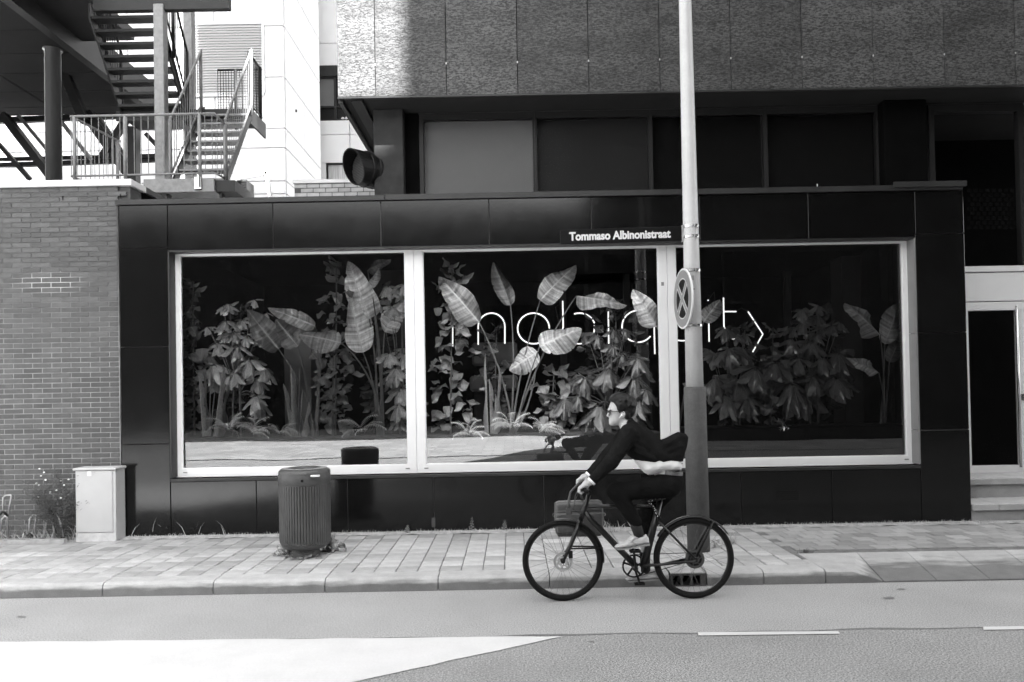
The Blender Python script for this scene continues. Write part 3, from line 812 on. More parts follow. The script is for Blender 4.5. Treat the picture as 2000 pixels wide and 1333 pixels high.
MB().bx(2.5, 6.55, -7.2, -6.0, HL+.002, HL+26).build('wall', M_opp, tb)  # tall wing added to shade stairs and white building, leaving a sun slot
cw = 2.6
for i in range(7):
    for j in range(5):
        a_ = XT+.4+i*3; c_ = 1.2+j*3.2
        m = MB(); m.bx(a_, a_+2.2, -5.999, -5.95, c_, c_+.07); m.bx(a_, a_+2.2, -5.999, -5.95, c_+1.63, c_+1.7)
        m.bx(a_, a_+.07, -5.999, -5.95, c_+.07, c_+1.63); m.bx(a_+2.13, a_+2.2, -5.999, -5.95, c_+.07, c_+1.63)
        wd = m.build('window', M_oppf, tb)
        MB().bx(a_+.07, a_+2.13, -5.999, -5.98, c_+.07, c_+1.63).build('pane', M_oppw, wd)
opp('opposite_low_building', -46, 12, -20.0, 8.0, 11.0, 'lower dark office building across the street, mirrored in the left windows', 17, 2)

# ================================================================== white buildings in the background
YB1 = 20.0
wb = thing('white_building', (-9, YB1, 0), 'white panelled building with a louvre behind the steel staircase', 'building')
xc_ = P(556, 200, YB1).x
yb2 = YB1*443/373
ztop_ = 22
hz = [P(480, q, YB1).z for q in (380, 355, 290, 252, 152, 52, -48, -148)]
xl = [-34, -26, -18, P(380, 200, YB1).x - 1.6]
vx = [-30, -24, -18, P(250,200,YB1).x, P(420,200,YB1).x, xc_]
MB().bx(-30, xc_-.05, YB1+.05, yb2, 3, ztop_).build('core', mat('white_joint', .5, .7), wb)
for i in range(len(vx)-1):
    zs_ = [3.0] + hz
    for j in range(len(zs_)-1):
        m_ = bevbox(vx[i]+.012, vx[i+1]-.012, YB1, YB1+.06, zs_[j]+.01, zs_[j+1]-.01, .006, 'panel', M_bldw); put('panel', m_, wb)
# right-hand side face, panels in courses
for j in range(len(zs_)-1):
    for (ya, yb_) in ((YB1+.07, (YB1+yb2)/2), ((YB1+yb2)/2, yb2)):
        m_ = bevbox(xc_-.05, xc_+.008, ya+.01, yb_-.01, zs_[j]+.01, zs_[j+1]-.01, .006, 'panel', M_bldw); put('panel', m_, wb)
# louvre
a_ = P(372, 200, YB1); b_ = P(516, 200, YB1); z0 = P(450, 187, YB1).z; z1 = P(450, 47, YB1).z
m = MB(); m.bx(a_.x, b_.x, YB1-.05, YB1-.005, z0-.03, z0+.03); m.bx(a_.x, b_.x, YB1-.05, YB1-.005, z1-.03, z1+.03)
m.bx(b_.x-.03, b_.x+.03, YB1-.05, YB1-.005, z0+.03, z1-.03); m.bx(a_.x-.03, a_.x+.03, YB1-.05, YB1-.005, z0+.03, z1-.03)
lf = m.build('louvre', M_bldw, wb)
m = MB(); n = 26
for k in range(n):
    z = z0+.04+(z1-z0-.08)*k/n
    m.obx((a_.x+.035, YB1-.02, z+.02), (b_.x-.035, YB1-.02, z+.02), .05, .02, up=(0,-.45,1))
m.build('slats', M_bldw, lf, kind='stuff')
MB().bx(a_.x, b_.x, YB1-.006, YB1-.003, z0, z1).build('louvre_back', mat('louvre_dark', .36, .7), lf)
p = P(573, 217, YB1+1); MB().ell((xc_+.02, YB1+1, p.z), (.03,.04,.04)).build('wall_knob', M_steel, wb)
# rear building with windows
YB3 = 26.0
rb_ = thing('rear_office_building', (-5, YB3, 0), 'white office building with blinds and curtains behind the overhang', 'building')
def q3(px_, py_): return P(px_, py_, YB3)
x0 = q3(600, 200).x; x1 = q3(780, 200).x
zw = [q3(680, q).z for q in (420, 318, 263, 235, 128, 84, -60)]
MB().bx(x0, x1, YB3+.12, YB3+1, 3, 22).build('core', mat('rear_core', .3, .7), rb_)
xw0 = q3(631, 200).x; xv = q3(683, 250).x
for (xa_, xb__, za, zb) in ((x0, xv, zw[1], zw[2]), (xv, x1, zw[1], zw[2]), (x0, xv, zw[2], zw[3]), (xv, x1, zw[2], zw[3]), (x0, x1, zw[4], zw[5]), (x0, x1, zw[5], zw[6]), (x0, q3(637, 320).x, 4, zw[1])):
    put('panel', bevbox(xa_+.01, xb__-.01, YB3, YB3+.12, za+.008, zb-.008, .005, 'panel', M_bldw), rb_)
def rwin(xa_, xb__, za, zb, mx_, blind, bm_, trans=None):
    m = MB(); f = .05
    m.bx(xa_, xa_+f, YB3+.03, YB3+.11, za, zb); m.bx(xb__-f, xb__, YB3+.03, YB3+.11, za, zb)
    m.bx(xa_+f, xb__-f, YB3+.03, YB3+.11, za, za+f); m.bx(xa_+f, xb__-f, YB3+.03, YB3+.11, zb-f, zb)
    if trans: m.bx(xa_+f, xb__-f, YB3+.035, YB3+.11, trans-.03, trans+.03)
    if mx_: m.bx(mx_-.04, mx_+.04, YB3+.03, YB3+.11, za+f, zb-f)
    wd = m.build('window', M_frame2, rb_)
    if blind is not None: MB().bx(xa_+f, (mx_ or xb__)-f, YB3+.085, YB3+.095, blind, zb-f).build('blind', bm_, wd)
    MB().bx(xa_+f, xb__-f, YB3+.10, YB3+.115, za+f, zb-f).build('pane', M_oppw, wd)
MB().bx(x0, x1, YB3-.02, YB3+.12, zw[4]-.36, zw[4]).build('lintel', M_steel, rb_)
rwin(q3(620,200).x, x1, zw[3], zw[4]-.37, q3(654, 190).x, q3(650, 207).z, M_blind, trans=q3(650,208).z)
rwin(q3(637,330).x, q3(720,330).x, 4.5, zw[1], None, 4.55, mat('curtain', .4, .8, var=.4, vscale=9, stretch=(6,1,.1)))
pl = MB(); p = q3(669, 231); pl.ell((p.x, YB3+.05, p.z), (.06,.03,.05)); pl.ell((p.x+.12, YB3+.05, p.z), (.05,.03,.06)); pl.build('sill_pots', M_whitemetal, rb_, kind='stuff')
# low brick parapet wall behind the duct
YPW = 13.5
bp = thing('brick_parapet', (-3, YPW, 4), 'short brick parapet with white coping below the round duct', 'parapet')
x0 = P(575, 365, YPW).x; x1 = P(735, 365, YPW).x; zt_ = P(640, 358, YPW).z
MB().bx(x0, x1+1, YPW+.004, YPW+.25, 3.6, zt_-.003).build('mortar_wall', mm_, bp)
MB().bx(x0-.02, x1+1, YPW-.03, YPW+.28, zt_, zt_+.06).build('coping', M_whitemetal, bp)
bsc = bevbox(-.105, .105, -.03, .03, -.034, .034, .003, 'brick', mat('brick_pale', .26, .85, var=.15, vscale=10, rnd=.15))
for r_ in range(5):
    x = x0+.108 + (.11 if r_ % 2 else 0)
    while x < x1+.2:
        put('brick', bsc, bp, M=Matrix.Translation((x, YPW+.028, zt_-.045-r_*.08))); x += .222

# ================================================================== round ventilation duct
dc = P(690, 326, 9.95)
du = thing('ventilation_duct', dc, 'round metal ventilation duct with angled mouth and mesh grille', 'duct')
ax = Vector((-.72, -.70, .0)).normalized(); side = Vector((ax.y, -ax.x, 0)); upv = Vector((0,0,1))
R_ = .225
def ductring(off, shear, r=R_, n=32):
    return [dc + ax*(off + shear*math.sin(2*math.pi*k/n)*-r) + side*(math.cos(2*math.pi*k/n)*r) + upv*(math.sin(2*math.pi*k/n)*r) for k in range(n)]
def rings(rs):
    m = MB(); n = len(rs[0]); vs_ = [p for r_ in rs for p in r_]; fs_ = []
    for i in range(len(rs)-1):
        for k in range(n): fs_.append((i*n+k, i*n+(k+1) % n, (i+1)*n+(k+1) % n, (i+1)*n+k))
    return m.add(vs_, fs_)
M_duct = mat('duct_metal', .004, .45, .15, var=.2, vscale=9)
rings([ductring(-.55, 0), ductring(-.33, 0), ductring(-.32, 0, R_+.012), ductring(-.28, 0, R_+.012), ductring(-.27, 0), ductring(0, -.35), ductring(0, -.35, R_-.012), ductring(-.5, 0, R_-.012)]).build('pipe', M_duct, du, smooth=False)
rings([ductring(-.21,0,R_+.004), ductring(-.20,0,R_+.012), ductring(-.17,-.05,R_+.012), ductring(-.16,-.05,R_+.004)]).build('collar', M_duct, du)
m = MB(); c0 = dc - ax*.12
for k in range(-10, 11):
    o_ = k*.021; l_ = math.sqrt(max(0, (R_-.014)**2-o_*o_))
    m.tube([c0+side*o_-upv*l_, c0+side*o_+upv*l_], .0035, 4); m.tube([c0+upv*o_-side*l_, c0+upv*o_+side*l_], .0035, 4)
m.build('mesh_grille', mat('duct_mesh', .06, .5), du, kind='stuff')
rings([ductring(-.4,0,R_-.014), ductring(-.4,0,.001)]).build('duct_back', M_black, du)

# ================================================================== canopy, its columns and bracing (far left)
ZC = 8.1
cp = thing('canopy', (-10, 13, 4), 'big dark canopy with panelled underside on a round column', 'canopy')
xe = -7.75; XUW = -6.76
ys = [10.0, 12.2, 13.1, 14.0, 14.85, 15.75, 16.6, 17.1]
for i in range(len(ys)-1):
    for (xa_, xb__) in ((-26, -16), (-16, -12.2), (-12.2, -9.9), (-9.9, xe-.02)):
        put('panel', bevbox(xa_+.012, xb__-.012, ys[i]+.012, ys[i+1]-.012, ZC, ZC+.05, .004, 'panel', M_soffit), cp)
MB().bx(-26, xe, 10, 17.1, ZC+.052, ZC+.5).build('slab', M_dark, cp)
m = MB(); m.bx(xe, xe+.04, 9.5, 17.3, ZC-.12, ZC+.5); m.bx(xe-.07, xe+.09, 9.5, 17.3, ZC-.15, ZC-.121); m.build('edge_beam', M_steel, cp)
MB().bx(xe+.041, XUW, 10.5, 13.9, ZC+.16, ZC+.35).build('walkway', M_steel, cp)
cc = P(104, 200, 13.85)
MB().lathe([(.19, ZC-.06-3.7), (.19, ZC-.06)], (cc.x, 13.85, 3.7)).build('spacer', M_black, cp) if False else None
MB().lathe([(.135, 3.8), (.135, ZC-.02), (.165, ZC-.019), (.165, ZC-.001)], (cc.x, 13.85, 0), n=32).build('round_column', mat('column_paint', .05, .35, .5), cp, smooth=True)
br = thing('steel_bracing', P(60, 340, 16.5), 'dark steel bracing frame behind the canopy column', 'bracing')
def bar(pts, y, w_, h_, m=M_steel, name='brace'):
    a_ = P(pts[0], pts[1], y); b_ = P(pts[2], pts[3], y)
    MB().obx(a_, b_, w_, h_, up=(0,1,0)).build(name, m, br)
bar((-40, 238, 250, 226), 16.6, .12, .10)
bar((8, 226, 100, 345), 16.2, .15, .22); bar((36, 226, 108, 312), 16.4, .06, .07, M_galv2)
bar((-30, 250, 58, 350), 16.3, .08, .1)
bar((-40, 313, 330, 304), 16.5, .07, .07); bar((-40, 325, 330, 312), 16.55, .09, .1)
bar((118, 236, 178, 312), 16.3, .07, .08, M_galv2); bar((118, 120, 165, 238), 15.0, .16, .16)
bar((172, 224, 258, 345), 15.2, .22, .22); bar((196, 232, 262, 330), 15.3, .06, .06, M_galv2)
bar((245, 236, 200, 308), 15.1, .12, .12); bar((285, 262, 330, 310), 15.4, .08, .08)
bar((260, 250, 260, 400), 15.0, .2, .2, M_steel, 'post')

# ================================================================== steel staircase
sc_ = thing('steel_staircase', P(350, 378, 12.4), 'galvanised steel escape staircase with two flights and railings', 'staircase')
def SP(px_, py_, y): return P(px_, py_, y)
ZL1 = P(350, 352, 11.8).z; ZL2 = P(440, 213, 13.3).z
XF0, XF1 = -5.30, -4.48          # lower flight
XU0, XU1 = -6.72, -5.62          # upper flight
YL0, YL1 = 12.05, 13.35
# columns
for px_, ww, y, y0_, y1_ in ((313, 20, 12.3, 12, 400), (369, 18, 14.0, 12, 400)):
    a_ = P(px_, y0_, y); b_ = P(px_, y1_, y); h_ = ww/2/F*y
    put('column', bevbox(a_.x-h_, a_.x+h_, y-h_, y+h_, 3.7, a_.z, .01, 'column', M_galv2), sc_)
# top landing edge
a_ = P(182, 10, 12.25); b_ = P(447, 10, 12.25)
MB().bx(a_.x, b_.x, 12.25, 12.36, P(300, 19, 12.25).z, P(300, -16, 12.25).z).build('top_landing', M_steel, sc_)
# lower landing slab
a_ = P(280, 360, 11.8); b_ = P(418, 360, 11.8)
put('lower_landing', bevbox(a_.x, b_.x, 11.8, 12.7, P(350, 376, 11.8).z, P(350, 349, 11.8).z, .006, 'lower_landing', M_galv2), sc_)
MB().bx(b_.x+.002, b_.x+.3, 11.86, 12.7, P(350, 374, 11.8).z, P(350, 352, 11.8).z).build('lower_landing', M_steel, sc_)
# middle landing
ML0, ML1 = XU0-.1, -4.50; YMB = 14.15
MB().bx(ML0, ML1, YL1, YMB, ZL2-.05, ZL2).build('middle_landing', M_steel, sc_)
MB().bx(ML0, ML1-.0, YL1-.03, YL1-.001, ZL2-.17, ZL2+.01).build('landing_fascia', M_steel, sc_)
MB().bx(ML1, ML1+.03, YL1, YMB, ZL2-.25, ZL2+.02).build('landing_fascia', M_steel, sc_)
# lower flight: treads and stringers
nT = 8
def LF(t): return (YL0+(YL1-YL0)*t, ZL1+(ZL2-ZL1)*t)
for k in range(nT):
    y, z = LF((k+.5)/nT)
    MB().bx(XF0+.02, XF1-.02, y-.02, y+.20, z-.03, z+.0).build('tread', M_galv2, sc_)
for x in (XF0, XF1):
    m = MB(); y0, z0 = LF(-.12); y1, z1 = LF(1.02)
    m.prism([(x-.015, y0, z0-.16), (x-.015, y1, z1-.16), (x-.015, y1, z1+.04), (x-.015, y0, z0+.04)], (.03,0,0)); m.build('stringer', M_steel, sc_)
# upper flight (rises towards the street)
yb0, zb0 = 13.35, ZL2; yb1, zb1 = 12.42, P(190, 24, 12.42).z
nU = 8
for k in range(nU):
    t = (k+.4)/nU; y = yb0+(yb1-yb0)*t; z = zb0+(zb1-zb0)*t
    MB().bx(XU0+.02, XU1-.02, y-.14, y+.06, z-.045, z).build('tread', M_steel, sc_)
for x in (XU0, XU1):
    m = MB(); m.prism([(x-.015, yb0+.1, zb0-.24), (x-.015, yb1-.1, zb1-.14), (x-.015, yb1-.1, zb1+.10), (x-.015, yb0+.1, zb0+.02)], (.03,0,0)); m.build('stringer', M_steel, sc_)
# railings: handrail, posts, thin balusters joined per railing
def railing(base, top, nb, posts=(), m_=M_galv2, r=.021, rb=.0065, low=.12):
    MB().tube(top, r, 8).build('handrail', m_, sc_, smooth=True)
    MB().tube([Vector(b)+(Vector(t)-Vector(b))*low for b, t in zip(base, top)], .016, 8).build('bottom_rail', m_, sc_, smooth=True)
    ln = [0]
    for i in range(len(top)-1): ln.append(ln[-1]+(Vector(top[i+1])-Vector(top[i])).length)
    def at(L_, s_):
        for i in range(len(L_)-1):
            if s_ <= ln[i+1]+1e-6:
                t = (s_-ln[i])/max(1e-6, ln[i+1]-ln[i]); return Vector(L_[i]).lerp(Vector(L_[i+1]), t)
        return Vector(L_[-1])
    m = MB()
    for k in range(nb+1):
        s_ = ln[-1]*k/nb; b = at(base, s_); t = at(top, s_); m.tube([b+(t-b)*low, t], rb, 5)
    m.build('balusters', m_, sc_, kind='stuff')
    for s_ in posts:
        b = at(base, ln[-1]*s_); t = at(top, ln[-1]*s_)
        MB().tube([b-Vector((0,0,.09)), t], .026, 10).build('post', m_, sc_, smooth=True)
# lower landing front rail with its left return
yf = 11.78
tl = P(138, 228, yf); tr = P(419, 222, yf); hr = 1.05
def dn(p, h=hr): return p - Vector((0,0,h))
tback = Vector((tl.x+.15, yf+1.2, tl.z))
ML_ = tl.z - ZL1
railing([dn(tback), dn(tl), dn(tr), dn(Vector((XF1+.02, YL0, tr.z)))], [tback, tl, tr, Vector((XF1+.02, YL0, tr.z-.08))], 34, posts=(0.02, .34, .55, .86, 1.0))
# rails of the lower flight
for x, sgn in ((XF1+.03, 1), (XF0-.03, -1)):
    p0_ = LF(0); p1_ = LF(1.0)
    railing([(x, p0_[0], p0_[1]), (x, p1_[0], p1_[1])], [(x, p0_[0], p0_[1]+1.0), (x, p1_[0], p1_[1]+1.05)], 15, posts=(.02, .98))
# middle landing rail: back and right side, with mesh infill
zt2 = ZL2+1.02
railing([(XF0-.03, YMB-.05, ZL2), (ML1-.02, YMB-.05, ZL2), (ML1-.02, YL1+.05, ZL2)], [(XF0-.03, YMB-.05, zt2), (ML1-.02, YMB-.05, zt2), (ML1-.02, YL1+.05, zt2)], 30, posts=(.22, .6, 1.0), m_=M_steel)
m = MB()
for k in range(18):
    z = ZL2+.12+k*.05
    m.tube([(XF0-.03, YMB-.05, z), (ML1-.02, YMB-.05, z), (ML1-.02, YL1+.05, z)], .004, 4)
m.build('mesh_infill', M_steel, sc_, kind='stuff')
# rails of the upper flight
for x in (XU0-.0, XU1+.05):
    railing([(x, yb0, zb0), (x, yb1, zb1)], [(x, yb0, zb0+1.0), (x, yb1, zb1+1.0)], 12, posts=(.02, .6), m_=M_steel)
# anchor plate under a post
p = P(387, 357, 11.78); MB().bx(p.x-.05, p.x+.05, 11.76, 11.795, p.z-.1, p.z+.08).build('anchor_plate', M_chrome, sc_)

# pale roof gantry beside the stair
ga = thing('roof_gantry', P(525, 378, 13), 'pale metal gantry rail on the roof beside the staircase', 'gantry')
MB().obx(P(519,333,13), P(528,384,13), .05, .05).build('post', M_bldw, ga); MB().obx(P(470,349,13), P(522,338,13), .05, .05).build('rail', M_bldw, ga)
hv = thing('roof_louvre_box', P(478, 370, 14), 'grey louvred box on the roof below the staircase', 'vent box')
a_ = P(462, 352, 14); b_ = P(482, 385, 14)
MB().bx(a_.x, b_.x, 14.02, 14.4, 3.7, a_.z).build('case', M_frame2, hv)
m = MB()
for k in range(10): m.bx(a_.x+.01, b_.x-.01, 14.0, 14.02, a_.z-.04-k*.03, a_.z-.025-k*.03)
m.build('louvres', M_steel, hv, kind='stuff')

# ================================================================== street lamp pole and its signs
YPO = 7.73
pb = P(1365, 1075, YPO)
pole = thing('lamp_pole', (pb.x, YPO, ZP), 'tall pale lamp pole with a grey sleeve at its foot', 'pole')
def pz(py): return P(1350, py, YPO).z
tp = Vector((P(1338, 0, YPO).x, YPO, pz(0)))
def pxc(z):   # slight lean as in the photograph
    t = (z-ZP)/(tp.z-ZP); return P(1364.5, 1060, YPO).x*(1-t)+tp.x*t
zs_ = pz(756)
m = MB(); m.tube([(pxc(zs_-.2), YPO, zs_-.2), (pxc(pz(440)), YPO, pz(440)), (tp.x, YPO, tp.z), (tp.x-.02, YPO, tp.z+2.5)], [.089, .077, .062, .05], 32); m.build('shaft', M_pole, pole, smooth=True)
m = MB(); m.tube([(pxc(ZP-.05), YPO, ZP-.05), (pxc(zs_-.02), YPO, zs_-.02), (pxc(zs_), YPO, zs_)], [.112, .109, .104], 32); m.build('sleeve', M_sleeve, pole, smooth=True)
p = P(1362, 778, YPO-.11); cm = mat('plate_dark', .05, .5)
m = MB()
def pl_(u, v):
    q = math.radians(-25+50*u); z = p.z-.022+.044*v
    return (pxc(z)+math.sin(q)*.1105-.0, YPO-math.cos(q)*.1105, z)
m.grid(pl_, 8, 1).build('number_plate', cm, pole)
for (px_, py_, w_, h_) in ((1353, 543, 5, 9), (1353, 565, 8, 3), (1358, 737, 3, 8)):
    p = P(px_, py_, YPO-.085); z = p.z
    def pm_(u, v, px0=p.x, z=z, w_=w_, h_=h_):
        q = math.asin(max(-1, min(1, (px0-pxc(z))/.085)))+(u-.5)*w_/17
        return (pxc(z)+math.sin(q)*.0862, YPO-math.cos(q)*.0862, z+(v-.5)*h_/194)
    MB().grid(pm_, 4, 2).build('sticker_mark', M_signgrey, pole)

def textmesh(body, size, name, m, extrude=.002, off=0.0, align='LEFT', spacing=1.0):
    c = bpy.data.curves.new(name, 'FONT'); c.body = body; c.size = size; c.extrude = extrude; c.offset = off
    c.align_x = align; c.space_character = spacing
    o = bpy.data.objects.new(name, c); COL.objects.link(o)
    dg = bpy.context.evaluated_depsgraph_get(); dg.update()
    me = bpy.data.meshes.new_from_object(o.evaluated_get(dg))
    bpy.data.objects.remove(o); me.materials.clear(); me.materials.append(m); return me
def clampring(parent, z, r, m=M_chrome):
    mb = MB(); x = pxc(z)
    mb.lathe([(r+.001, -.014), (r+.006, -.012), (r+.006, .012), (r+.001, .014)], (x, YPO, z), n=32, caps=False)
    mb.bx(x+.02, x+.045, YPO-r-.03, YPO-r+.005, z-.012, z+.012)
    mb.build('clamp', m, parent, smooth=False)
# street name sign, hung to the left of the pole
A_ = P(1094, 464, YPO); B_ = P(1331, 457, YPO)
sg = thing('street_name_sign', B_, 'black street name sign with white lettering clamped to the lamp pole', 'sign')
ang = math.radians(.7)
hw = (B_.x-A_.x)/2; c0 = (A_+B_)/2
hh = 28.5/2/F*YPO
RM = Matrix.Translation(c0) @ Matrix.Rotation(-ang, 4, 'Y')
me = bevbox(-hw, hw, -.012, .012, -hh, hh, .004, 'plate', M_signblk); put('plate', me, sg, M=RM)
tm = textmesh('Tommaso Albinonistraat', .115, 'lettering', M_signwht, .0015, .0042)
tw = max(v.co.x for v in tm.vertices); tx_ = (1310-1112)/F*YPO
TM = RM @ Matrix.Translation((-hw+(1112-1094)/F*YPO, -.0145, -.036)) @ Matrix.Rotation(math.pi/2, 4, 'X') @ Matrix.Diagonal((tx_/tw, 1.0, 1, 1))
put('lettering', tm, sg, M=TM)
MB().bx(B_.x, B_.x+.02, YPO-.02, YPO+.02, B_.z-hh-.01, B_.z+hh+.01).build('bracket', M_galv, sg)
for q in (444, 464): clampring(sg, P(1349, q, YPO).z, .0775)
# round no-stopping sign, turned almost edge-on
nc = P(1334, 584, YPO-.10)
ns = thing('no_stopping_sign', nc, 'round no stopping sign seen almost edge on, clamped to the lamp pole', 'sign')
nd = Vector((-.95, -.36, 0)).normalized()          # face normal
nd = Vector((math.sin(math.radians(-85)), -math.cos(math.radians(-85)), 0))
su = Vector((-nd.y, nd.x, 0)); 
Rn = .30
def disc(mb, r0, r1, off, n=48):
    vs_ = []
    for r_ in (r0, r1):
        for k in range(n):
            q = 2*math.pi*k/n; vs_.append(nc+nd*off+su*(r_*math.cos(q))+Vector((0,0,r_*math.sin(q))))
    return mb.add(vs_, [(k, (k+1) % n, n+(k+1) % n, n+k) for k in range(n)])
nc = P(1334, 584, YPO-.02) + Vector((0,0,0))
m = MB(); m.lathe([(Rn, -.012), (Rn+.004, -.006), (Rn+.004, .004), (Rn-.004, .006)], nc, nd, 48); m.build('plate', M_signwht, ns)
m = MB(); disc(m, .205, .285, .0085); m.build('ring', M_signgrey, ns)
m = MB(); disc(m, .0, .195, .0075); m.build('field', M_signblk, ns)
m = MB(); m2 = MB()
for s_ in (-1, 1):
    d_ = (su*s_+Vector((0,0,1))).normalized(); e_ = nd.cross(d_)
    for mm2, w_, o_ in ((m2, .032, .0095), (m, .022, .0105 + (.0006 if s_ > 0 else 0))):
        mm2.add([nc+nd*(o_+(.0002*s_))+d_*a1+e_*b1 for a1, b1 in ((-.20,-w_),(.20,-w_),(.20,w_),(-.20,w_))], [(0,1,2,3)])
m2.build('cross_border', M_signwht, ns); m.build('cross', M_signgrey, ns)
m = MB()
for q in (530, 637):
    z = P(1349, q, YPO).z; m.obx((nc.x+.012, nc.y, z), (pxc(z)-.06, YPO, z), .02, .02)
m.build('bracket', M_galv, ns)
for q in (530, 637): clampring(ns, P(1349, q, YPO).z, .0815 if q < 600 else .0855)

# ================================================================== litter bin
YBN = 7.81
bc = G(597, 1086, ZP); YBN = bc.y
bn_ = thing('litter_bin', (bc.x, bc.y, ZP), 'dark ribbed round litter bin standing on the pavement', 'bin')
kpx = bc.y/F
R0 = 49.5*kpx; zt_ = ZP+.93
def bz(py): return P(597, py, YBN).z
m = MB(); zb = bz(1062); ztp = bz(944); nn = 56
vs_ = []; prof = [(R0*.80, zb-.03, 0), (R0*.92, zb+.0, 0), (R0*.97, zb+.03, .5), (R0*.985, zb+.07, 1), (R0*.985, ztp-.012, 1), (R0*.985, ztp, 0)]
n = nn*4
for r_, z, k in prof:
    for i in range(n):
        q = 2*math.pi*i/n; rr = r_ - (k*.014 if (i % 4) == 3 else 0)
        vs_.append((bc.x+rr*math.cos(q), bc.y+rr*math.sin(q), z))
fs_ = [(i*n+k, i*n+(k+1) % n, (i+1)*n+(k+1) % n, (i+1)*n+k) for i in range(len(prof)-1) for k in range(n)]
m.add(vs_, fs_).build('ribbed_barrel', M_bin, bn_)
cz = (bc.x, bc.y, 0)
m = MB(); m.lathe([(R0*.985, ztp), (R0, ztp+.004), (R0, bz(926)), (R0*.995, bz(925)), (R0, bz(924)), (R0, bz(922)), (R0*.985, bz(919)), (R0*.94, bz(916.5)), (R0*.86, bz(914.5)), (R0*.60, bz(914)), (R0*.50, bz(914.5)), (R0*.48, bz(922))], cz, n=64, caps=False)
m.build('lid', M_bin, bn_, smooth=True)
m = MB(); m.lathe([(R0*.62, bz(913.6)), (R0*.88, bz(914.1))], cz, n=48, caps=False); m.build('lid_ring', mat('lid_ring', .3, .4, metal=.5), bn_)
m = MB(); m.lathe([(R0*.5, bz(924)), (.001, bz(924))], cz, n=32, caps=False); m.build('opening', M_black, bn_)
m = MB(); m.lathe([(R0*.56, ZP), (R0*.56, ZP+.05), (R0*.5, zb-.02), (R0*.75, zb-.015)], cz, n=32); m.build('foot', M_iron, bn_)
p = P(615, 930, YBN-R0); MB().bx(p.x-.042, p.x+.042, YBN-R0-.006, YBN-R0+.035, p.z-.008, p.z+.008).build('label_strip', M_signwht, bn_)
p = P(590, 940, YBN-R0); MB().lathe([(.012, 0), (.012, .006)], (p.x, YBN-R0-.004, p.z), (0,1,0), 12).build('lock', M_black, bn_)

# ================================================================== street cabinet
YC = 8.80
x0 = P(147, 980, YC).x; x1 = P(226, 980, YC).x; zc1 = P(190, 914, YC).z
cb_ = thing('utility_cabinet', ((x0+x1)/2, YC, ZP), 'pale grey utility cabinet against the brick wall', 'cabinet')
put('body', bevbox(x0, x1, YC+.004, YC+.22, ZP+.0, zc1-.03, .006, 'body', M_cab), cb_)
put('roof', bevbox(x0-.02, x1+.012, YC-.02, YC+.235, zc1-.03, zc1, .008, 'roof', M_cab), cb_)
zb_ = P(190, 1040, YC).z
d_ = put('door', bevbox(x0+.012, x1-.035, YC-.006, YC+.003, zb_, zc1-.036, .003, 'door', M_cab), cb_)
p = P(182, 924, YC); MB().lathe([(.013, 0), (.013, .006)], (p.x, YC-.012, p.z), (0,1,0), 16).build('lock', M_galv, d_)
p = P(175, 925.5, YC); MB().bx(p.x-.022, p.x+.022, YC-.009, YC-.0065, p.z-.026, p.z+.026).build('sticker', M_signwht, d_)
put('plinth', bevbox(x0+.003, x1-.003, YC-.001, YC+.003, ZP+.0, zb_-.012, .001, 'plinth', mat('plinth', .36, .8, var=.2, vscale=10)), cb_)

# ================================================================== bicycle stands by the brick wall
def rack(pxs, label, high):
    t = thing('bicycle_stand', P(pxs, 1050, 8.9), label, 'bicycle stand', 'bicycle stands along the brick wall')
    y = 8.92
    def pt(dx, py, yy=y): return P(pxs+dx, py, yy)
    r_ = .0095
    if high:
        MB().tube([pt(-7,1008), pt(-7,972), pt(-2,968), pt(8,967), pt(9,970), pt(3,1006)], r_, 8).build('hoop', M_galv, t, smooth=True)
        MB().tube([pt(-13,1052), pt(-9,1014,8.8), pt(-3,1008,8.78), pt(1,1012,8.8), pt(4,1050)], r_, 8).build('hoop', M_galv, t, smooth=True)
        MB().tube([pt(-13,1006,8.82), pt(-8,1000,8.8), pt(-4,1002,8.8), pt(2,1008,8.86)], .012, 8).build('hook', M_bike, t, smooth=True)
    else:
        MB().tube([pt(-6,1046), pt(-5,1014), pt(1,1006), pt(8,1005), pt(4,1046)], r_, 8).build('hoop', M_galv, t, smooth=True)
        MB().tube([pt(-20,1054,8.75), pt(-16,1041,8.75), pt(-12,1041,8.76), pt(-4,1050,8.8)], r_, 8).build('hoop', M_galv, t, smooth=True)
        MB().tube([pt(-16,1040,8.75), pt(-10,1048,8.76), pt(-5,1040,8.77), pt(1,1048,8.8)], .012, 8).build('hook', M_bike, t, smooth=True)
    return t
rack(13, 'tall galvanised bicycle stand hoop farthest from the cabinet', True)
rack(63, 'low galvanised bicycle stand between two taller stands', False)
t = thing('bicycle_stand', P(100, 1050, 8.9), 'galvanised bicycle stand next to the flowering weeds', 'bicycle stand', 'bicycle stands along the brick wall')
def pt(px_, py, yy=8.85): return P(px_, py, yy)
MB().tube([pt(86,1051), pt(91,1018), pt(96,1012), pt(101,1014), pt(108,1051)], .0095, 8).build('hoop', M_galv, t, smooth=True)
MB().tube([pt(96,1012), pt(105,1002), pt(112,1006), pt(116,1014), pt(124,1050)], .0095, 8).build('hoop', M_galv, t, smooth=True)
MB().tube([pt(98,999), pt(104,1006), pt(109,999), pt(116,1008)], .012, 8).build('hook', M_bike, t, smooth=True)
x0 = P(-60, 1050, 8.7).x; x1 = P(125, 1055, 8.7).x
MB().bx(x0, x1, 8.70, 8.76, ZP+.001, ZP+.05).build('ground_rail', M_galv, t)
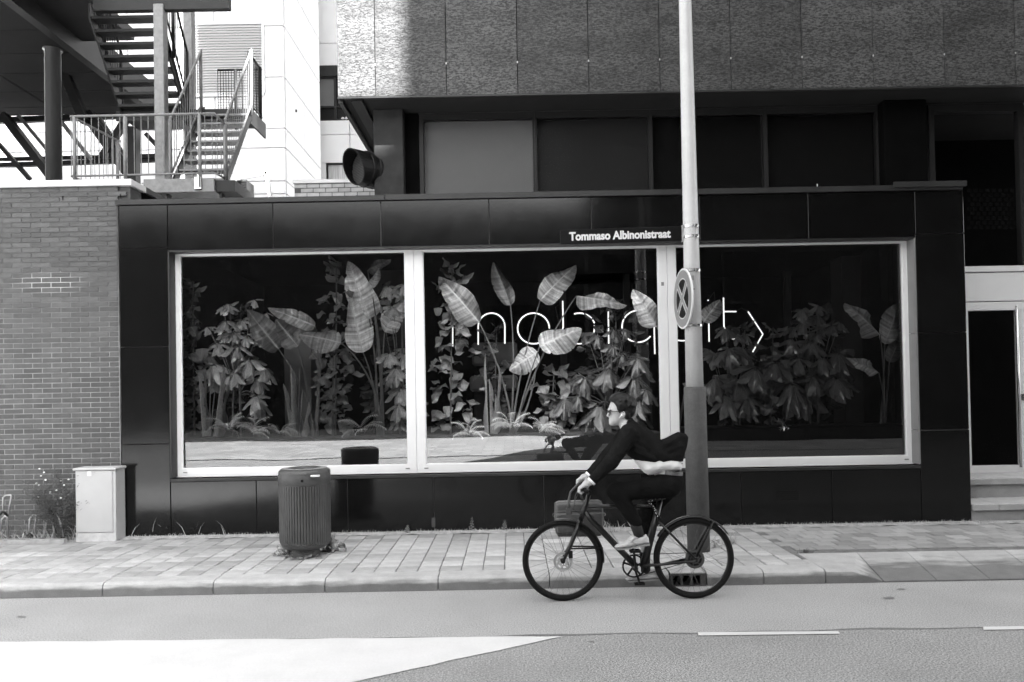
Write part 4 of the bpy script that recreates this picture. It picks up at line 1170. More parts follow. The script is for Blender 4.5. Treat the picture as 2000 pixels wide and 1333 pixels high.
# ================================================================== planting behind the glass
def leafmesh(name, m, nu, nv, width, droop=.15, fold=.12, wav=0., curl=0., seed=0, torn=0):
    """unit leaf: base at origin, along +X, blade width in Y, faces +Z; width(u) gives half width"""
    rr = random.Random(seed); ph = rr.random()*6
    vs_ = []; uvs = []
    cut = {(rr.randrange(4, nu-2), rr.choice((-1, 1))): rr.uniform(.08, .22) for _ in range(torn)}
    for i in range(nu+1):
        u = i/nu; w_ = width(u)
        for j in range(nv+1):
            v = j/nv*2-1
            y = v*w_
            c_ = cut.get((i, 1 if v > 0 else -1), 0)
            if c_ and abs(v) > .45: y = math.copysign(min(abs(y), w_*(1-c_)), v)
            z = -droop*u*u + fold*abs(v)*w_*(-1) + wav*math.sin(u*38+ph)*abs(v)**1.5*w_*.25 + curl*w_*v*v*math.sin(u*5+ph)
            vs_.append((u, y, z)); uvs.append((u, (v+1)/2))
    fs_ = [(i*(nv+1)+j, (i+1)*(nv+1)+j, (i+1)*(nv+1)+j+1, i*(nv+1)+j+1) for i in range(nu) for j in range(nv)]
    me = bpy.data.meshes.new(name); me.from_pydata(vs_, [], fs_)
    ul = me.uv_layers.new(name='UVMap')
    for lp in me.loops: ul.data[lp.index].uv = uvs[lp.vertex_index]
    me.polygons.foreach_set('use_smooth', [True]*len(me.polygons)); me.materials.append(m); me.update(); return me
def leafM(base, tip, nrm, wscale):
    base = Vector(base); tip = Vector(tip); X = tip-base; L_ = X.length; X = X/L_
    Z = Vector(nrm); Z = (Z-X*Z.dot(X)).normalized(); Y = Z.cross(X)
    return Matrix(((X.x*L_, Y.x*wscale, Z.x*L_, base.x), (X.y*L_, Y.y*wscale, Z.y*L_, base.y), (X.z*L_, Y.z*wscale, Z.z*L_, base.z), (0,0,0,1)))
def w_oval(p=.55, q=.6):
    return lambda u: max(.012, (math.sin(math.pi*min(1, u**p))**q))
def w_lance(u): return max(.02, math.sin(math.pi*min(1., u**.88))**.85)
def w_heart(u): return max(.02, math.sin(math.pi*min(1., u**.42))**.7)
ST = [leafmesh('leaf', M_strel, 36, 8, w_oval(.66, .66), .14+.05*k, .22, .05, .22, k, 3) for k in range(4)]
STD = [leafmesh('leaf', M_strel_d, 36, 8, w_oval(.66, .66), .16, .2, .05, .2, k, 2) for k in range(2)]
UM = [leafmesh('leaflet', M_umb, 10, 4, w_lance, d, .28, 0, .12, k) for k, d in enumerate((.22, .32, .42))]
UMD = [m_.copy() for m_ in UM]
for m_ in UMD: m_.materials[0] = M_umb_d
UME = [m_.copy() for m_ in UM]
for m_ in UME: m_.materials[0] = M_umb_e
FG = [leafmesh('leaf', M_fig, 7, 4, w_heart, d, .2, 0, .25, k) for k, d in enumerate((.1, .25))]
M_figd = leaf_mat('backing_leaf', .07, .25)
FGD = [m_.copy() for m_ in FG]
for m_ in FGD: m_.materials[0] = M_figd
IV = [leafmesh('leaf', M_ivy, 7, 4, w_heart, d, .2, 0, .25, k) for k, d in enumerate((.1, .25))]
YPL = YG+.12          # front face of planter boxes
ZPL = P(600, 852, YPL).z
# ---- planter boxes, one behind each window
pname = ('long dark planter box behind the window nearest the brick wall', 'long dark planter box behind the middle window', 'long dark planter box behind the window nearest the entrance door')
for i in range(3):
    a_, b_ = pane_x[i]
    zt_ = P((pane_px[i][0]+pane_px[i][1])/2, (858, 850, 834)[i], YPL).z
    t = thing('planter_box', ((a_+b_)/2, YPL+.25, ZP+.06), pname[i], 'planter', 'planter boxes behind the shop windows')
    put('trough', bevbox(a_-.05, b_+.05, YPL, YPL+.55, ZP+.06, zt_, .012, 'trough', M_planter), t)
    MB().bx(a_-.02, b_+.02, YPL+.03, YPL+.52, zt_+.001, zt_+.008).build('soil', M_soil, t)
YS = YPL+.25
def stem(parent, pts, r0, r1, m=M_stem, name='stem'):
    n = len(pts); return MB().tube(pts, [r0+(r1-r0)*k/(n-1) for k in range(n)], 7).build(name, m, parent, smooth=True)
def bez(a, b, c, n=8):
    return [a*(1-t)**2+b*(2*t*(1-t))+c*t*t for t in [k/n for k in range(n+1)]]
# ---- bird of paradise plants: (base px, tip px, width px, dark, petiole mid px, depth offset)
def paradise(foot, leaves, label, dark_ok=True, grp='large banana-like plants in the windows'):
    f0 = P(foot[0], foot[1], YS)
    t = thing('bird_of_paradise', f0, label, 'plant', grp)
    for k, (bx_, by_, tx__, ty__, wpx, dark, mx_, my_, dy) in enumerate(leaves):
        yb_ = YS+dy; b = P(bx_, by_, yb_); tp_ = P(tx__, ty__, yb_+random.uniform(-.14, .05))
        me = (STD if dark else ST)[k % (2 if dark else 4)]
        nrm = Vector((random.uniform(-.25,.25), -1, random.uniform(.1,.5)))
        put('leaf', me, t, M=leafM(b, tp_, nrm, wpx/2/F*yb_*1.08))
        mid = P(mx_, my_, (yb_+YS)/2)
        pts = bez(f0+Vector((random.uniform(-.04,.04), random.uniform(-.03,.03), 0)), mid*2-(f0+b)/2, b, 10)
        stem(t, pts, .016, .007)
    return t
paradise((742, 852), [(721,623,675,509,52,0,734,715,0), (709,689,680,582,54,0,731,760,-.08), (751,649,783,583,42,0,745,750,-.05), (666,670,578,646,46,0,722,745,-.1), (718,528,762,503,22,1,738,690,.15), (725,563,739,522,16,0,741,700,.1)],
         'plant with the tallest broad ribbed leaves behind the window nearest the brick wall')
paradise((612, 856), [(544,682,478,602,48,1,592,768,-.02), (582,677,538,624,46,1,602,772,.05), (616,637,521,597,30,0,622,740,.1), (628,672,600,700,26,1,622,765,.12)],
         'plant with dark drooping paddle leaves beside the pale interior pier')
paradise((1000, 848), [(936,630,859,537,52,0,978,735,-.05), (997,597,966,511,32,1,1004,720,.15), (1055,587,1124,509,46,0,1020,720,.05), (1054,677,1131,636,52,0,1024,765,-.1), (1126,578,1228,590,32,0,1062,690,.1), (1050,688,995,720,44,0,1035,775,0)],
         'plant with spreading ribbed leaves in front of the neon letters')
paradise((1330, 838), [(1283,639,1240,566,42,0,1318,740,0), (1374,629,1404,586,32,0,1345,740,.05)],
         'plant with two ribbed leaves either side of the mullion behind the pole')
paradise((1727, 838), [(1719,654,1659,589,36,0,1727,745,0), (1728,672,1760,594,34,0,1727,755,0), (1716,728,1663,695,26,0,1727,785,-.06), (1737,708,1764,648,26,1,1732,775,.1)],
         'small plant with ribbed leaves beside the right window jamb')
# ---- umbrella plants
def umbrella(foots, ros, label, grp='umbrella plants in the windows', ms=None):
    ms = ms or UM
    f0 = P(foots[0], foots[1], YS)
    t = thing('umbrella_plant', f0, label, 'plant', grp)
    for fx in (-.05, .04):
        top = P(foots[2]+fx*80, foots[3], YS+.05)
        stem(t, bez(f0+Vector((fx,.02,0)), (f0+top)/2+Vector((fx,0,0)), top, 6), .014, .009, M_trunk, 'trunk')
    hub = P(foots[2], foots[3]+25, YS+.06)
    extra = [(cx+random.uniform(-24,24), cy+random.uniform(-10,30), L_*.9, 1) for (cx, cy, L_) in ros]
    for (cx, cy, L_, back) in [r_+(0,) for r_ in ros]+extra:
        y = YS + (random.uniform(.12, .4) if back else random.uniform(-.16, .1)); c = P(cx, cy, y); ll = L_/F*y*1.12
        stem(t, bez(hub.lerp(c, .15)+Vector((0,.03,-.05)), (hub+c)/2+Vector((0,0,.06)), c, 5), .006, .004)
        n = 7 if L_ > 16 else 6; ph = random.uniform(0, 6)
        for k in range(n):
            q = ph+2*math.pi*k/n
            hor = Vector((math.cos(q), math.sin(q)*.8-.25, 0)).normalized()
            dz = random.uniform(-.75, -.15) if L_ > 20 else random.uniform(-.5, .15)
            if hor.y < -.35: dz -= .7
            if hor.y > .35: dz += .6
            d = (hor+Vector((0,0,dz))).normalized()
            le = ll*random.uniform(.8, 1.12)
            nr = Vector((hor.x*.5, hor.y*.5-.25, 1))
            put('leaflet', random.choice(ms), t, M=leafM(c+d*le*.10, c+d*le*1.08, nr, le*random.uniform(.21,.27)))
    return t
umbrella((463, 850, 462, 735), [(448,597,19),(441,627,25),(497,586,15),(473,625,20),(427,669,27),(464,676,29),(419,712,34),(487,703,33),(458,727,29),(517,720,31),(458,652,20),(500,772,32),(440,650,20),(405,640,16),(480,655,20)],
         'umbrella plant with drooping leaf rosettes behind the window nearest the brick wall')
umbrella((790, 855, 785, 770), [(773,718,30),(785,756,37),(760,690,26),(778,790,30),(790,690,28),(768,600,22),(757,560,24),(788,555,26)],
         'umbrella plant pressed against the frame by the first mullion')
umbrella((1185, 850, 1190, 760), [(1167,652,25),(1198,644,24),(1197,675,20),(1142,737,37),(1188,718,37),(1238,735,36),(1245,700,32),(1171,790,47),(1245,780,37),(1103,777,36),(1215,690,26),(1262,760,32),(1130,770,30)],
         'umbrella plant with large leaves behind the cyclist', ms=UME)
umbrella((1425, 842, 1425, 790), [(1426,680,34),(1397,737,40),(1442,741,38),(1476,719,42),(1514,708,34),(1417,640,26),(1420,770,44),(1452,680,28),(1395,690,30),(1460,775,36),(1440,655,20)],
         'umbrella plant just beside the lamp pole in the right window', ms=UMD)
umbrella((1592, 840, 1590, 760), [(1566,604,24),(1599,598,20),(1597,615,22),(1568,629,24),(1626,636,22),(1547,662,28),(1595,651,22),(1586,669,30),(1637,690,40),(1547,748,54),(1588,734,34),(1633,737,44),(1560,700,32),(1605,700,28)],
         'umbrella plant in the middle of the right window', ms=UMD)
# ---- leafy columns
def leafcol(foot, x0, x1, ytop, n, size, meshes, label, name='fig_plant', cat='plant'):
    f0 = P(foot[0], foot[1], YS+.05)
    t = thing(name, f0, label, cat, 'leafy column plants in the windows')
    top = P((x0+x1)/2, ytop, YS+.1)
    stem(t, bez(f0, (f0+top)/2, top, 6), .013, .007, M_trunk, 'trunk')
    for k in range(n):
        s_ = (k+.5)/n; py_ = foot[1]-15+(ytop-foot[1]+15)*s_
        taper = 1 if s_ < .75 else (1-s_)/.25*.7+.3
        cx = (x0+x1)/2+random.uniform(-.5,.5)*(x1-x0)*taper*.75
        y = YS+random.uniform(.04,.28); c = P(cx, py_, y)
        q = random.uniform(-2.6, -.5); d = Vector((math.cos(q), math.sin(q)*.6, random.uniform(-.75, .15) if s_ < .85 else .6)).normalized()
        le = size/F*y*random.uniform(.75,1.15)
        put('leaf', random.choice(meshes), t, M=leafM(c, c+d*le, Vector((d.x*.4, -.6, 1)), le*random.uniform(.36,.46)))
    return t
leafcol((380, 850), 350, 402, 550, 60, 26, FG, 'dark leafy fig column at the left jamb of the window')
leafcol((655, 850), 615, 700, 512, 60, 26, FG, 'dark fig with cupped leaves behind the paddle leaves', 'fig_plant')
leafcol((880, 852), 836, 930, 520, 84, 27, IV, 'tall column of round overlapping leaves beside the first mullion', 'climbing_plant')
leafcol((650, 852), 606, 696, 690, 46, 24, IV, 'low climber with pale lobed leaves in the window nearest the brick wall', 'climbing_plant')
leafcol((1075, 850), 1035, 1130, 720, 50, 24, FG, 'dark low bushy plant behind the ferns under the neon letters', 'bushy_plant')
leafcol((1505, 842), 1480, 1540, 640, 34, 24, FG, 'dark sparse fig between the two umbrella plants of the right window')
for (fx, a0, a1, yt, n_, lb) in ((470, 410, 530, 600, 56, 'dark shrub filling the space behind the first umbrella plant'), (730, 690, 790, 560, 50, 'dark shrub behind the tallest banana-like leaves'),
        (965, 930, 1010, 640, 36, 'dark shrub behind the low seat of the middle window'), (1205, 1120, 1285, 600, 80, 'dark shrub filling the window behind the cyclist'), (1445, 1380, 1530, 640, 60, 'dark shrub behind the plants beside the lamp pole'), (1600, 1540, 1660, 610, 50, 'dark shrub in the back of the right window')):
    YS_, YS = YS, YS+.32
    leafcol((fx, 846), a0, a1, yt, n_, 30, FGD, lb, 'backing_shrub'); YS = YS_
# ---- snake plants
SN = leafmesh('blade', M_snake, 14, 2, lambda u: max(.05, (1-u**3)*(.7+.3*math.sin(u*9))), 0, .3, 0, 0, 3)
def snake(foot, tips, label):
    f0 = P(foot[0], foot[1], YS-.1)
    t = thing('snake_plant', f0, label, 'plant', 'snake plants in the planters')
    for k, (tx__, ty__) in enumerate(tips):
        b = f0+Vector((((tx__-foot[0])*.45)/F*YS, random.uniform(-.05,.05), 0)); tp_ = P(tx__, ty__, YS-.1+random.uniform(-.05,.05))
        put('blade', SN, t, M=leafM(b, tp_, Vector((random.uniform(-.5,.5),-1,0)), .015))
snake((402, 853), [(388,735),(398,722),(412,716),(420,760),(435,713),(450,730)], 'snake plant with upright blades in the left corner of its planter')
snake((577, 853), [(553,750),(567,714),(578,740),(586,716),(592,760),(603,785)], 'snake plant with upright blades in front of the pale pier')
snake((960, 848), [(948,690),(955,740),(975,715),(968,770)], 'snake plant with two tall blades below the neon sign')
# ---- ferns
def frondmesh(seed):
    rr = random.Random(seed); vs_ = []; fs_ = []; n = 13
    for k in range(n):
        u = (k+.6)/n; ln = .42*math.sin(math.pi*min(1, .12+u*.9))**.8+.03
        z = .25*math.sin(u*2.2)-.25*u*u
        for s_ in (-1, 1):
            b = len(vs_); a_ = .4
            vs_ += [(u-.02, 0, z), (u+.02, 0, z), (u+ln*math.sin(a_)*.62+.014, s_*ln*math.cos(a_)*.62, z-.05), (u+ln*math.sin(a_)*1.15+.02, s_*ln*math.cos(a_), z-.1), (u+ln*math.sin(a_)*.8-.012, s_*ln*math.cos(a_)*.6, z-.05)]
            fs_.append((b, b+1, b+2, b+3, b+4))
    b = len(vs_)
    for k in range(9):
        u = k/8; z = .25*math.sin(u*2.2)-.25*u*u; vs_ += [(u, -.012, z+.004), (u, .012, z+.004)]
    for k in range(8): fs_.append((b+2*k, b+2*k+2, b+2*k+3, b+2*k+1))
    me = bpy.data.meshes.new('frond'); me.from_pydata(vs_, [], fs_); me.materials.append(M_fern); me.update(); return me
FR = [frondmesh(k) for k in range(3)]
def fern(cx, cy, size, n, label):
    c = P(cx, cy-4, YPL+.05); t = thing('fern', c, label, 'plant', 'ferns at the front of the planters')
    for k in range(n):
        q = random.uniform(0, 6.28); d = Vector((math.cos(q)*1.05, -abs(math.sin(q))*.55-.1 if random.random() < .8 else .3, random.uniform(-.35, .95)))
        d.normalize(); L_ = size/F*YPL*random.uniform(.7, 1.1)
        cc_ = c+Vector((random.uniform(-.05,.05), random.uniform(-.02,.06), random.uniform(-.02,.03)))
        put('frond', random.choice(FR), t, M=leafM(cc_, cc_+d*L_, Vector((d.x*.2,-.55,1)), L_*.9))
fern(445, 842, 42, 10, 'bright fern in the planter under the umbrella plant')
fern(498, 848, 44, 11, 'bright fern with spiky fronds beside the first snake plants')
fern(545, 850, 36, 8, 'pale fern hanging in front of the pier snake plant')
fern(710, 842, 42, 9, 'pale fern at the foot of the tallest banana-like leaves')
fern(915, 850, 36, 8, 'pale fern under the round leaf column')
fern(1000, 838, 46, 11, 'bushy fern below the neon sign stems')
fern(1058, 846, 46, 11, 'dark edged fern hanging over the middle planter')
fern(1530, 840, 30, 6, 'small dim fern at the foot of the right window plants')
# ---- neon sign
YN = YS+.42
ne = thing('neon_sign', P(1180, 640, YN), 'glowing white neon lettering with an arrow bracket behind the plants', 'neon sign')
def NP(pts): return [P(a_, b_, YN) for a_, b_ in pts]
def arc(cx, cy, rx, ry, a0, a1, n=18): return [(cx+rx*math.cos(math.radians(a0+(a1-a0)*k/n)), cy-ry*math.sin(math.radians(a0+(a1-a0)*k/n))) for k in range(n+1)]
def neon(pts, r=.0088): MB().tube(NP(pts), r, 8).build('letter_tube', M_neon, ne, smooth=True)
neon([(884,677),(884,640)] + arc(908, 638, 24, 24, 180, 20))
neon([(934,674),(934,640)] + arc(960, 638, 26, 26, 178, 0) + [(986,640),(986,672)])
neon(arc(1042, 642, 31, 30, 0, 352, 40))
neon([(1099,588),(1100,640)] + arc(1130, 642, 31, 30, 180, 372, 30))
neon(arc(1132, 642, 31, 30, 110, 20, 12))
neon([(1187,588),(1188,598)]); neon([(1188,609),(1189,672)])
neon(arc(1246, 638, 31, 31, 32, 322, 34)); neon([(1277,612),(1279,692)])
neon([(1302,606),(1302,640)] + arc(1332, 640, 30, 26, 180, 350, 20))
neon([(1383,586),(1383,588)]); neon([(1384,612),(1385,668)])
neon([(1413,582),(1414,640)] + arc(1428, 640, 13, 22, 180, 260, 8) + [(1444,662)]); neon([(1415,609),(1438,609)])
neon([(1461,609),(1490,653),(1470,688)])
for pts in ([(1384,586),(1395,570),(1400,620)], [(1095,650),(1085,600),(1099,590)], [(1438,609),(1448,602),(1461,609)], [(985,672),(1000,674),(1010,660)], [(1279,692),(1300,680),(1330,666)]):
    MB().tube(NP(pts), .003, 5).build('cable', M_wire, ne)
# low seat seen behind the plants of the middle window
se = thing('lounge_seat', P(965, 840, 10.9), 'grey lounge seat inside the shop behind the middle window', 'seat')
a_ = P(922, 715, 10.9); b_ = P(1010, 668, 10.9); M_seat = mat('seat_fabric', .13, .8)
put('backrest', bevbox(a_.x, b_.x, 10.9, 11.1, a_.z, b_.z, .03, 'backrest', M_seat), se)
c_ = P(920, 765, 10.8)
put('seat_cushion', bevbox(c_.x, b_.x, 10.5, 10.9, c_.z, P(920, 735, 10.6).z, .03, 'seat_cushion', M_seat), se)
put('base', bevbox(c_.x+.05, b_.x-.05, 10.55, 11.05, ZP+.061, c_.z-.01, .02, 'base', M_planter), se)

# ================================================================== weeds and dry grass outdoors
def blades(n, xf, yf, h0, h1, z=ZP, wd=.003, lean=.5):
    m = MB()
    for k in range(n):
        x = xf(); y = yf(); h = random.uniform(h0, h1); dx = random.uniform(-lean, lean)*h; dy_ = random.uniform(-lean, .1)*h
        q = random.uniform(0, 3.14); cx, cy = math.cos(q)*wd, math.sin(q)*wd
        m.add([(x-cx, y-cy, z), (x+cx, y+cy, z), (x+dx*.4+cx*.7, y+dy_*.4+cy*.7, z+h*.6), (x+dx*.4-cx*.7, y+dy_*.4-cy*.7, z+h*.6), (x+dx, y+dy_, z+h)], [(0,1,2,3), (3,2,4)])
    return m
blades(1700, lambda: random.uniform(-5.6, 5.6), lambda: YW-.005-abs(random.gauss(0,.05)), .01, .05).build('dry_grass_edge', M_dry, label='thin fringe of dry grass along the foot of the black wall', cat='grass', kind='stuff')
blades(120, lambda: random.uniform(-6.2, -5.0) , lambda: random.uniform(8.72, 9.03), .06, .26, wd=.004, lean=1.3).build('dry_grass', M_dry, label='dry grass around the bicycle stands by the brick wall', cat='grass', kind='stuff')
def tuft(px_, py_, n, h0, h1, label, m=M_weed, spread=.05, wd=.004, cat='weed', lean=.8, name='weed_tuft'):
    c = G(px_, py_, ZP)
    o = blades(n, lambda: random.gauss(0, spread), lambda: random.gauss(0, spread*.6), h0, h1, 0, wd, lean).build('%s' % name, m)
    o.location = c; PW[o.name] = Matrix.Translation(c)
    tag(o, label, cat, 'weeds growing from the pavement'); return o
tuft(330, 1046, 12, .05, .28, 'sparse tall dry stalks at the left corner of the shop wall', M_dry, .22)
tuft(410, 1044, 9, .05, .2, 'short dry stalks under the first plinth panel', M_dry, .16)
tuft(1190, 1038, 40, .04, .16, 'dry tuft against the wall behind the bicycle frame', M_dry, .08)
tuft(1425, 1062, 40, .04, .14, 'spiky pale tuft beside the rear bicycle wheel', M_dry, .03, lean=1.2)
tuft(1395, 1070, 30, .04, .16, 'spiky pale tuft at the foot of the lamp pole', M_dry, .05, lean=1.2)
tuft(1575, 1080, 60, .01, .05, 'green moss tuft at the corner of the driveway kerb', M_weed, .035)
tuft(1950, 1012, 26, .04, .14, 'dry stalks at the foot of the entrance steps', M_dry, .1)
# leafy weeds round the bin foot
LW = leafmesh('leaf', mat('weed_leaf', .15, .6, var=.3, vscale=30, rnd=.3), 5, 2, w_lance, .25, .2, 0, .2, 1)
def leafweed(px_, py_, n, size, label, spread=.06, hh_=.08, droop=-.2):
    c = G(px_, py_, ZP); t = thing('leafy_weed', c, label, 'weed', 'weeds growing from the pavement')
    m = MB()
    for k in range(n):
        b = c+Vector((random.gauss(0, spread), random.gauss(0, spread*.5), random.uniform(.0, hh_)))
        m.tube([Vector((b.x*.6+c.x*.4, b.y*.6+c.y*.4, c.z)), b], .002, 4)
        q = random.uniform(0, 6.28); d = Vector((math.cos(q), math.sin(q), random.uniform(droop, .8))).normalized(); L_ = size*random.uniform(.6, 1.2)
        put('leaf', LW, t, M=leafM(b, b+d*L_, Vector((0,-.4,1)), L_*.24))
    m.build('stems', M_weed, t)
leafweed(563, 1086, 34, .08, 'leafy weed at the left foot of the litter bin', .06, .09)
leafweed(642, 1078, 60, .09, 'bushy weed leaning on the right foot of the litter bin', .075, .17, -.9)
leafweed(600, 1091, 24, .06, 'low dry weed in front of the litter bin foot', .1, .03)
def spire(px_, py_, h, label):
    c = G(px_, py_, ZP); t = thing('weed_spire', c, label, 'weed', 'weeds growing from the pavement')
    MB().tube([c, c+Vector((.01,0,h))], [.003,.0015], 5).build('stem', M_weed, t)
    for k in range(20):
        z = h*(.1+.9*k/20); q = k*2.4; d = Vector((math.cos(q), math.sin(q), .5)).normalized(); L_ = .035*(1.2-k/22)
        put('leaf', LW, t, M=leafM(c+Vector((.01*k/20,0,z)), c+Vector((.01*k/20,0,z))+d*L_, Vector((0,-.3,1)), L_*.25))
spire(921, 1038, .17, 'small leafy weed spire by the plinth left of the bicycle')
spire(985, 1037, .13, 'tiny weed spire by the plinth close to the front wheel')
spire(795, 1042, .1, 'tiny weed at the plinth between bin and bicycle')
spire(207, 1055, .36, 'thin tall weed in front of the utility cabinet')
# flowering bush beside the cabinet
fc = G(127, 1056, ZP)
fb = thing('flowering_weed', fc, 'wild flowering weed with small white flowers beside the cabinet', 'weed', 'weeds growing from the pavement')
m = MB(); tips = []
def twig(b, d, L_, r, lev):
    e = b+d*L_; mid = (b+e)/2+Vector((random.gauss(0,.02), random.gauss(0,.015), .01)); m.tube([b, mid, e], [r, r*.8, r*.5], 4)
    if lev == 0: tips.append(e); return
    for k in range(4):
        bb = b.lerp(e, random.uniform(.25, 1)); twig(bb, (d+Vector((random.gauss(0,.5), random.gauss(0,.35), random.gauss(.1,.3)))).normalized(), L_*random.uniform(.4,.75), r*.65, lev-1)
for k in range(22):
    d = Vector((random.gauss(-.08,.3), random.gauss(-.1,.18), 1)).normalized(); twig(fc+Vector((random.gauss(0,.04), random.gauss(0,.02), 0)), d, random.uniform(.26,.5), .0034, 2)
m.build('stems', mat('weed_stem', .05, .7, var=.3, vscale=20), fb)
mm3 = MB()
for e in tips:
    for k in range(10):
        q = random.uniform(0,6.28); d = Vector((math.cos(q), math.sin(q), random.uniform(-.5,1)))*.04
        n_ = Vector((random.gauss(0,1), random.gauss(0,1), 1)).normalized()*.004
        o_ = e+Vector((random.gauss(0,.02), random.gauss(0,.02), random.gauss(-.03,.03)))
        mm3.add([o_, o_+d*.5+n_, o_+d, o_+d*.5-n_], [(0,1,2,3)])
mm3.build('foliage', mat('bush_leaf', .045, .7, var=.4, vscale=30), fb, kind='stuff')
fl = MB(); fl.ell((0,0,0), (.011,.011,.008), 8, 4); fme = fl.mesh('flower', M_flower)
for (px_, py_) in ((77,916),(86,923),(71,944),(76,948),(75,971),(98,961),(98,964),(119,939),(125,948),(134,937),(119,973),(89,938),(80,930),(110,958)):
    e = P(px_, py_, 8.85+random.uniform(-.05,.05)); put('flower', fme, fb, M=Matrix.Translation(e))
# ================================================================== implicit surfaces for the rider (smooth unions on a grid)
class Field:
    def __init__(s, lo, hi, h):
        s.lo = np.array(lo, dtype=np.float32); s.h = h
        s.n = (np.ceil((np.array(hi)-s.lo)/h).astype(int)+1)
        s.D = np.full(tuple(s.n), .3, dtype=np.float32)
        s.ax = [s.lo[i]+h*np.arange(s.n[i], dtype=np.float32) for i in range(3)]
    def _sl(s, lo, hi, pad):
        r = []
        for i in range(3):
            a = int(max(0, math.floor((lo[i]-pad-s.lo[i])/s.h))); b = int(min(s.n[i], math.ceil((hi[i]+pad-s.lo[i])/s.h)+1))
            if b <= a: return None
            r.append(slice(a, b))
        return tuple(r)
    def _mix(s, sl, d, k, sub=False):
        A = s.D[sl]
        if sub:
            d = -d; h = np.clip(.5-.5*(A-d)/k, 0, 1); s.D[sl] = A*(1-h)+d*h+k*h*(1-h)
        else:
            h = np.clip(.5+.5*(A-d)/k, 0, 1); s.D[sl] = A*(1-h)+d*h-k*h*(1-h)
    def cap(s, a, b, ra, rb, k=.02, sub=False, flat=None):
        a = np.array(a, dtype=np.float32); b = np.array(b, dtype=np.float32); r = max(ra, rb)
        sl = s._sl(np.minimum(a,b)-r, np.maximum(a,b)+r, .05)
        if sl is None: return s
        X = s.ax[0][sl[0]][:,None,None]; Y = s.ax[1][sl[1]][None,:,None]; Z = s.ax[2][sl[2]][None,None,:]
        d = b-a; L2 = float(d@d)+1e-9
        t = np.clip(((X-a[0])*d[0]+(Y-a[1])*d[1]+(Z-a[2])*d[2])/L2, 0, 1)
        fy = flat or 1.0
        q = np.sqrt((X-a[0]-t*d[0])**2+((Y-a[1]-t*d[1])*fy)**2+(Z-a[2]-t*d[2])**2)-(ra+(rb-ra)*t)
        s._mix(sl, q.astype(np.float32), k, sub); return s
    def ell(s, c, r, k=.02, rot=0., sub=False):      # rot: rotation in the x-z plane
        c = np.array(c, dtype=np.float32); R = max(r)
        sl = s._sl(c-R, c+R, .05)
        if sl is None: return s
        X = s.ax[0][sl[0]][:,None,None]-c[0]; Y = s.ax[1][sl[1]][None,:,None]-c[1]; Z = s.ax[2][sl[2]][None,None,:]-c[2]
        cr, sr = math.cos(rot), math.sin(rot)
        U = X*cr+Z*sr; V = -X*sr+Z*cr
        k0 = np.sqrt((U/r[0])**2+(Y/r[1])**2+(V/r[2])**2); k1 = np.sqrt((U/r[0]**2)**2+(Y/r[1]**2)**2+(V/r[2]**2)**2)+1e-6
        s._mix(sl, (k0*(k0-1)/k1).astype(np.float32), k, sub); return s
    def poly(s, pts, yc, t, r, k=.02, sub=False):    # polygon in x-z, extruded along y with rounding r
        pts = np.array([(p.x, p.z) for p in pts], dtype=np.float32)
        lo = np.array([pts[:,0].min(), yc-t, pts[:,1].min()]); hi = np.array([pts[:,0].max(), yc+t, pts[:,1].max()])
        sl = s._sl(lo, hi, .05)
        if sl is None: return s
        X = s.ax[0][sl[0]][:,None]; Z = s.ax[2][sl[2]][None,:]; Y = np.abs(s.ax[1][sl[1]]-yc)
        n = len(pts); d2 = np.full((X.shape[0], Z.shape[1]), 1e9, dtype=np.float32); sg = np.ones_like(d2)
        for i in range(n):
            a = pts[i]; b = pts[i-1]; e = b-a
            wx = X-a[0]; wz = Z-a[1]; tt = np.clip((wx*e[0]+wz*e[1])/float(e@e+1e-12), 0, 1)
            d2 = np.minimum(d2, (wx-e[0]*tt)**2+(wz-e[1]*tt)**2)
            c1 = np.broadcast_to(Z >= a[1], d2.shape); c2 = np.broadcast_to(Z < b[1], d2.shape); c3 = (e[0]*wz > e[1]*wx)
            sg = np.where((c1 & c2 & c3) | (~c1 & ~c2 & ~c3), -sg, sg)
        d2 = sg*np.sqrt(d2)
        qx = (d2+r)[:,None,:]; qy = (Y-(t-r))[None,:,None]
        q = np.minimum(np.maximum(qx, qy), 0)+np.sqrt(np.maximum(qx,0)**2+np.maximum(qy,0)**2)-r
        s._mix(sl, q.astype(np.float32), k, sub); return s
    def mesh(s, name, m):
        D = s.D; ins = D < 0
        nx, ny, nz = D.shape
        cnt = np.zeros((nx-1, ny-1, nz-1), dtype=np.int8)
        for i in (0,1):
            for j in (0,1):
                for k in (0,1): cnt += ins[i:nx-1+i, j:ny-1+j, k:nz-1+k]
        act = np.argwhere((cnt > 0) & (cnt < 8))
        idx = np.full(cnt.shape, -1, dtype=np.int32); idx[tuple(act.T)] = np.arange(len(act))
        acc = np.zeros((len(act), 3), dtype=np.float64); num = np.zeros(len(act))
        for ax_ in range(3):
            o1, o2 = [q for q in range(3) if q != ax_]
            for u in (0,1):
                for v in (0,1):
                    a = act.copy(); a[:,o1] += u; a[:,o2] += v; b = a.copy(); b[:,ax_] += 1
                    da = D[tuple(a.T)].astype(np.float64); db = D[tuple(b.T)].astype(np.float64); mk = (da < 0) != (db < 0)
                    t = np.where(mk, da/np.where(mk, da-db, 1), 0)
                    pos = (a-act).astype(np.float64); pos[:,ax_] += t
                    acc[mk] += pos[mk]; num[mk] += 1
        V = (act+acc/num[:,None])*s.h+s.lo
        quads = []
